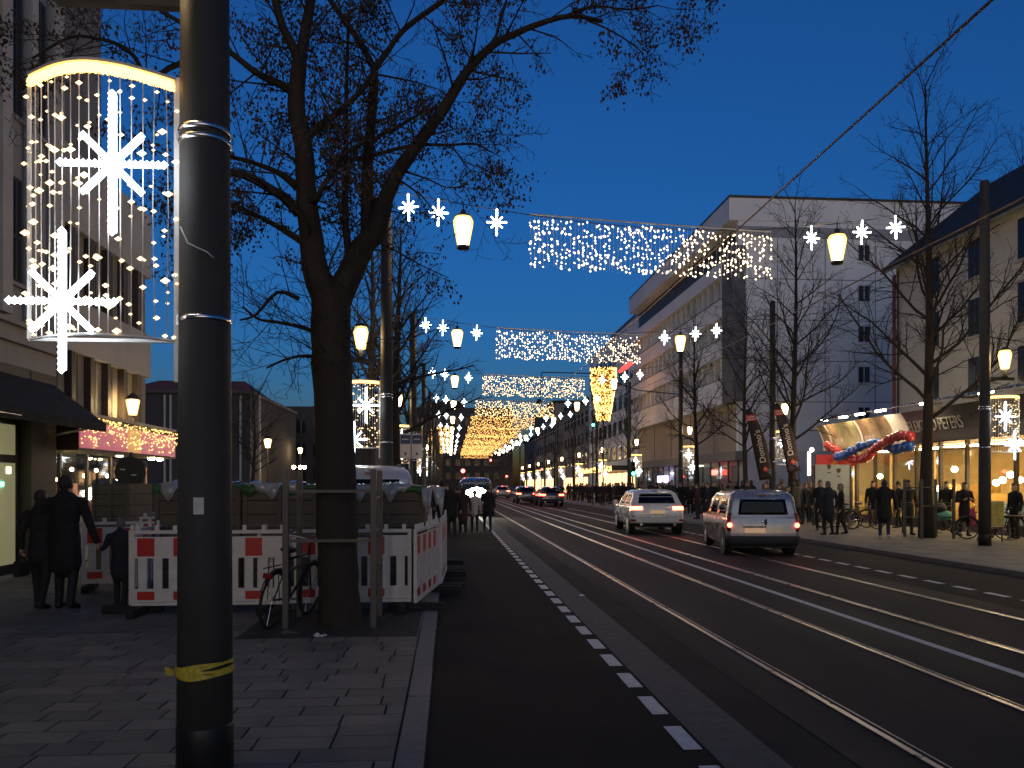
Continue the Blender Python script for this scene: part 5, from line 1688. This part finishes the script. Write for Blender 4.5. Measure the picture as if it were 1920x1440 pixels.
def person_mesh(name, stride=.0, armL=None, armR=None, coat=.78, hood=False, hat=False, longhair=False, voxel=.02, fingers=False, spread=.10, lean=0.0, bulk=1.0, headyaw=0.0, bend=(0,0)):
    """one continuous figure 1.75 m tall, facing +y; slots: skin, hair, coat, trousers, shoes"""
    segs = []      # a, b, ra, rb, slot, yscale
    V3 = Vector
    def S(a,b,ra,rb,slot,ys=1.0): segs.append((V3(a),V3(b),ra,rb,slot,ys))
    B = bulk
    ly = lean
    S((0,0,.93),(0,ly*.3,1.12),.165*B,.155*B,2,.72)
    S((0,ly*.3,1.12),(0,ly*.8,1.36),.155*B,.185*B,2,.66)
    S((0,ly*.8,1.36),(0,ly,1.45),.185*B,.10,2,.62)
    S((0,0,coat),(0,0,.98),.185*B,.165*B,2,.78)           # coat skirt
    S((0,ly,1.43),(0,ly+.015,1.54),.062,.056,0)
    hy = ly+.02
    S((0,hy,1.60),(0,hy,1.68),.078,.083,0,1.15)
    S((0,hy+.03,1.565),(0,hy+.045,1.60),.05,.055,0)        # jaw
    hx = math.sin(headyaw)
    S((hx*.1,hy+.10,1.632),(hx*.12,hy+.118,1.615),.014,.017,0)      # nose
    for s in (-1,1): S((s*.084,hy-.005,1.62),(s*.086,hy-.01,1.66),.016,.018,0)  # ears
    S((0,hy-.022,1.655),(0,hy-.018,1.70),.087,.082,1,1.1)      # hair
    S((0,hy+.01,1.70),(0,hy+.02,1.715),.078,.072,1,1.1)
    if longhair: S((0,hy-.045,1.62),(0,hy-.055,1.44),.075,.06,1,.7)
    if hood: S((0,ly-.07,1.46),(0,ly-.05,1.52),.085,.075,2,.7)
    if hat:
        S((0,hy-.005,1.70),(0,hy-.005,1.755),.09,.075,1); S((0,hy-.005,1.775),(0,hy-.005,1.785),.03,.03,1)
    for s,arm in ((-1,armL),(1,armR)):
        sh = V3((s*.19*B,ly,1.405))
        el, wr, hd = arm if arm else (V3((s*.255*B,-.03+ly,1.14)), V3((s*.265*B,.05+ly,.90)), V3((s*.262*B,.085+ly,.80)))
        el, wr, hd = V3(el), V3(wr), V3(hd)
        S((s*.12,ly,1.42),sh,.075,.078,2)
        S(sh,el,.072,.058,2); S(el,wr,.058,.045,2)
        d = (hd-wr).normalized()
        if fingers:
            S(wr,wr+d*.05,.028,.032,0)
            side = d.cross(V3((1,0,0)) if abs(d.x) < .8 else V3((0,0,1))).normalized()
            nrm = d.cross(side)
            pc = wr+d*.07
            S(wr+d*.03-side*.018,pc-side*.022,.020,.017,0); S(wr+d*.03+side*.018,pc+side*.022,.020,.017,0)
            for k in range(4):
                o = side*(-.03+.02*k); L = (.052,.066,.070,.058)[k]
                a = pc+o; b = a+d*L*.5+nrm*.006*s; c = b+d*L*.4+nrm*.022*s; e_ = c+d*L*.15+nrm*.02*s
                S(a,b,.0095,.009,0); S(b,c,.009,.008,0); S(c,e_,.008,.007,0)
            t0 = wr+d*.045+side*.03; S(t0,t0+side*.03+d*.025,.012,.010,0); S(t0+side*.03+d*.025,t0+side*.035+d*.055,.010,.008,0)
        else:
            S(wr,hd,.032,.036,0); S(hd,hd+d*.05,.034,.022,0)
            S(wr+d*.05,wr+d*.08+V3((-.02*s,.035,0)),.014,.012,0)
    for s,st in ((-1,stride),(1,-stride)):
        hip = V3((s*.085,0,.92)); kn = V3((s*(.09+spread*.15),st*.45+.03,.50)); an = V3((s*spread,st-.02,.085 if st >= 0 else .12))
        S(hip,kn,.098*B,.068,3); S(kn,an,.066,.05,3)
        S((an.x,an.y-.03,.05+(an.z-.085)),(an.x+s*.012,an.y+.05,.045+(an.z-.085)*.6),.048,.047,4); S((an.x+s*.012,an.y+.05,.045+(an.z-.085)*.6),(an.x+s*.02,an.y+.17,.036),.046,.034,4)
    mb = MB()
    for a,b,ra,rb,slot,ys in segs:
        n = 10; k = 7
        d = (b-a); L = d.length
        if L < 1e-6: d = V3((0,0,1))
        else: d = d/L
        up = V3((0,1,0)) if abs(d.y) < .9 else V3((0,0,1))
        x = up.cross(d).normalized() if up.cross(d).length > 1e-6 else V3((1,0,0)); y = d.cross(x)
        rings = [(-1+i/3)*.0 for i in range(0)]
        vs_ = []; prof = []
        for i in range(1,4): th = -PI/2+PI/2*i/3; prof.append((a+d*(ra*math.sin(th)), ra*math.cos(th)))
        for i in range(0,3): th = PI/2*i/3; prof.append((b+d*(rb*math.sin(th)), rb*math.cos(th)))
        for c,r in prof:
            for q in range(n):
                t = 2*PI*q/n; w2 = x*(math.cos(t)*r)+y*(math.sin(t)*r)
                if ys != 1.0: w2.y *= ys
                vs_.append(c+w2)
        m = len(prof); vs_.append(a-d*ra); vs_.append(b+d*rb)
        fs_ = [(i*n+q,i*n+(q+1)%n,(i+1)*n+(q+1)%n,(i+1)*n+q) for i in range(m-1) for q in range(n)]
        fs_ += [((q+1)%n,q,m*n) for q in range(n)] + [((m-1)*n+q,(m-1)*n+(q+1)%n,m*n+1) for q in range(n)]
        mb.add(vs_, fs_)
    o = mb.build('tmp', None)
    r = o.modifiers.new('r','REMESH'); r.mode='VOXEL'; r.voxel_size=voxel
    s2 = o.modifiers.new('s','SMOOTH'); s2.factor=.5; s2.iterations = 3
    me = bpy.data.meshes.new_from_object(o.evaluated_get(bpy.context.evaluated_depsgraph_get()))
    bpy.data.objects.remove(o)
    me.name = name
    n = len(me.polygons)
    cen = np.empty(n*3); me.polygons.foreach_get('center', cen); cen = cen.reshape(-1,3)
    best = np.full(n, 1e9); slot = np.zeros(n, int)
    for a,b,ra,rb,sl,ys in segs:
        A = np.array(a); D = np.array(b-a); L2 = max(1e-9,(D*D).sum())
        t = np.clip(((cen-A)@D)/L2,0,1)
        P_ = cen-(A+t[:,None]*D); P_[:,1] /= (ys if ys < 1 else 1)
        dd = np.linalg.norm(P_,axis=1)-(ra+(rb-ra)*t)
        k = dd < best; best[k] = dd[k]; slot[k] = sl
    me.polygons.foreach_set('material_index', slot.astype(np.int32))
    me.polygons.foreach_set('use_smooth', [True]*n)
    for m in (SK,HAIR[0],COAT[0],TROU[0],SHOE[0]): me.materials.append(m)
    me.update()
    return me
def set_person(o, label, hair=0, coat=0, tr=0, shoe=0, group=None, coatm=None):
    for i,m in enumerate((SK,HAIR[hair],coatm or COAT[coat],TROU[tr],SHOE[shoe])):
        o.material_slots[i].link='OBJECT'; o.material_slots[i].material=m
    return tag(o, label, 'person', group)
def put(me, x, y_, z, rz, h, **k):
    o = mk('person', me); s = h/1.75
    o.location=(x,y_,z); o.rotation_euler=(0,0,R(rz)); o.scale=(s,s,s)
    return set_person(o, **k)
# family on the left pavement
V3 = Vector
manm = person_mesh('man', .10, armL=((-.33,.02,1.20),(-.36,.12,1.16),(-.42,.14,1.18)), armR=((.31,-.02,1.15),(.385,.02,.90),(.42,.05,.81)), coat=.62, hood=True, voxel=.013, fingers=True, bulk=1.12, spread=.12)
womm = person_mesh('woman', .14, armL=((-.27,-.02,1.14),(-.29,.03,.92),(-.30,.05,.82)), armR=((.24,.05,1.14),(.16,.16,1.02),(.08,.18,1.0)), coat=.80, hood=True, longhair=False, voxel=.013, fingers=True, bulk=.98)
chim = person_mesh('child', .10, armL=((-.30,.0,1.22),(-.37,.02,1.16),(-.42,.04,1.17)), armR=None, coat=.72, hood=True, voxel=.015, fingers=True, bulk=1.12)
put(manm, at(123,1100,11.25).x, 11.25, PZ, 0, 1.80, label='broad man in a long dark coat holding a child by the hand', coat=0)
put(womm, at(72,1100,11.25).x, 11.3, PZ, -3, 1.60, label='dark-clothed woman with a bag walking close beside the man', hair=0, coat=1)
mh = at(123,1100,11.25).x+.42*1.80/1.75
cx = mh+.42*1.22/1.75
put(chim, cx-.01, 11.28, PZ, 0, 1.22, label='small child in a dark jacket holding the hand of the man', hair=3, coat=2)
# handbag
bx_ = at(72,1100,11.25).x-.30*1.6/1.75
root = thing('handbag', 'dark handbag hanging from the hand of the woman beside the man', 'bag', (bx_,11.36,.50))
MB().box(-.05,.05,-.14,.14,0,.22).build('bag_body', COAT[1], root, bevel=.03)
MB().tube([(0,-.08,.22),(0,-.03,.32),(0,.03,.32),(0,.08,.22)],.008,5).build('strap', COAT[1], root)

PM = [person_mesh('p_stand', 0, voxel=.024),
      person_mesh('p_walk', .24, armL=((-.25,.06,1.14),(-.26,.20,.95),(-.26,.25,.86)), armR=((.25,-.12,1.15),(.26,-.16,.92),(.26,-.16,.82)), voxel=.024),
      person_mesh('p_long', .06, coat=.55, hood=True, voxel=.024, bulk=1.08),
      person_mesh('p_phone', .05, armL=((-.26,.03,1.14),(-.14,.24,1.16),(-.07,.28,1.22)), armR=((.26,.03,1.14),(.14,.24,1.16),(.07,.28,1.22)), voxel=.022, longhair=True, coat=.66),
      person_mesh('p_hat', .12, hat=True, voxel=.024, bulk=1.05),
      person_mesh('p_woman', .16, longhair=True, voxel=.024, bulk=.93, coat=.82),
      person_mesh('p_parka', .05, coat=.70, hood=True, voxel=.022, bulk=1.22, spread=.11)]
# walkers in the cycle lane
for (px,Y,rz,h,m,kw) in (
  (890,29.0,0,1.54,5,dict(label='woman in a white jacket walking in the cycle lane',hair=2,coatm=WHITEJ,tr=0)),
  (914,29.4,0,1.70,1,dict(label='dark-clothed person walking to the tram-track side of the woman in white',coat=0)),
  (868,28.4,0,1.64,2,dict(label='person in a reddish brown coat walking beside the woman in white',coat=4)),
  (846,27.2,0,1.74,6,dict(label='stocky person in a black parka walking in the cycle lane',coat=0)),
  (829,28.6,0,1.78,4,dict(label='dark person with a hat walking along the kerb',coat=1)),
  (858,30.6,0,1.66,0,dict(label='person in a pale grey top walking behind the stocky one',coat=5)),
  (838,33,180,1.72,1,dict(label='person in dark clothes coming toward the crates',coat=2)),
  (818,31,0,1.70,5,dict(label='long-haired person at the edge of the kerb barriers',coat=3))):
    q = at(px,960,Y); put(PM[m], q.x, Y, .004 if q.x > KX else PZ, rz, h, **kw)
put(PM[6], at(265,930,19.5).x, 19.5, PZ, 150, 1.72, label='dark seated-looking figure behind the barriers by the pink shop', coat=0)
# people in front of the shops
for (px,Y,rz,h,m,kw) in (
  (1553,25.0,10,1.74,6,dict(label='stocky person in a dark blue jacket seen from behind next to a blond woman',coat=2,tr=0,hair=3)),
  (1577,25.2,70,1.66,5,dict(label='blond woman with a light bag talking to the person in dark blue',hair=2,coat=1)),
  (1658,23.3,-25,1.78,6,dict(label='person in a black parka, blue jeans and white shoes',coat=0,tr=1,shoe=1)),
  (1702,24.9,180,1.78,2,dict(label='person in brown standing behind the tree guard',coat=6,tr=2)),
  (1808,24.2,170,1.72,3,dict(label='long-haired woman looking at the phone in her hands',coat=1,hair=1,tr=0)),
  (1903,22.9,95,1.68,0,dict(label='person in a dark jacket beside the parked bicycles at the frame edge',coat=0)),
  (1538,27.5,150,1.80,0,dict(label='tall man behind the couple by the white board',coat=1,hair=3)),
  (1637,30.5,140,1.78,0,dict(label='person with a backpack beside the parked bicycles',coat=1)),
  (1685,29.0,80,1.72,4,dict(label='person wearing a hat between the parka and the guarded tree',coat=1)),
  (1745,29.5,-60,1.68,5,dict(label='woman in grey behind the guarded tree',coat=5)),
  (1775,27.0,120,1.74,0,dict(label='dark figure near the stroller',coat=0))):
    q = at(px,960,Y); put(PM[m], q.x, Y, RZ, rz, h, **kw)
# pink jacket held by the woman with the phone
q = at(1822,970,24.0)
mb = MB(); mb.lathe([(.05,0),(.10,.1),(.11,.35),(.07,.55),(.03,.6)],10,(0,0,0))
o = mb.build('pink_jacket', mat('pink_fabric',(.40,.06,.12),.85,var=.2), smooth=True); o.location=(q.x,23.95,.42); o.scale=(1,.6,1)
tag(o,'pink jacket hanging beside the woman with the phone','jacket')
# crowd along the far pavement
g = random.Random(44)
occ = []
n = 0; tries = 0
while n < 120 and tries < 4000:
    tries += 1
    Y = 29+61*g.random()**1.25
    X = g.uniform(11.7, 17.2)
    px = 842+X*F/Y
    if px > 1520 and g.random() < .75: continue
    if Y < 34 and X < 12.6: continue
    if any((X-a)**2+(Y-b)**2 < .42 for a,b in occ): continue
    if min(abs(Y-ry) for ry in RY) < .6 and abs(X-PXR) < .6: continue
    if abs(X-15) < .5 and min(abs(Y-t) for t in (34,39.5,47.5)) < .5: continue
    occ.append((X,Y)); n += 1
    pi = g.choice((0,0,1,2,4,5,6,0,5)); ci = g.choice((0,0,1,1,2,3,4,5,6))
    o_ = put(PM[pi], X, Y, RZ, g.uniform(0,360), g.uniform(1.55,1.86), label='', hair=g.randrange(4), coat=ci, tr=g.randrange(4), shoe=0, group='crowd on the far pavement')
    cn = ('black','black','dark blue','grey brown','dark red','pale grey','dark green')[ci]
    o_['label'] = {0:'person in a %s jacket',1:'walking person in a %s jacket',2:'person in a long %s coat',4:'person in a %s jacket and knitted hat',5:'long-haired person in a %s jacket',6:'stocky person in a %s parka'}[pi] % cn + ' in the crowd on the far pavement'
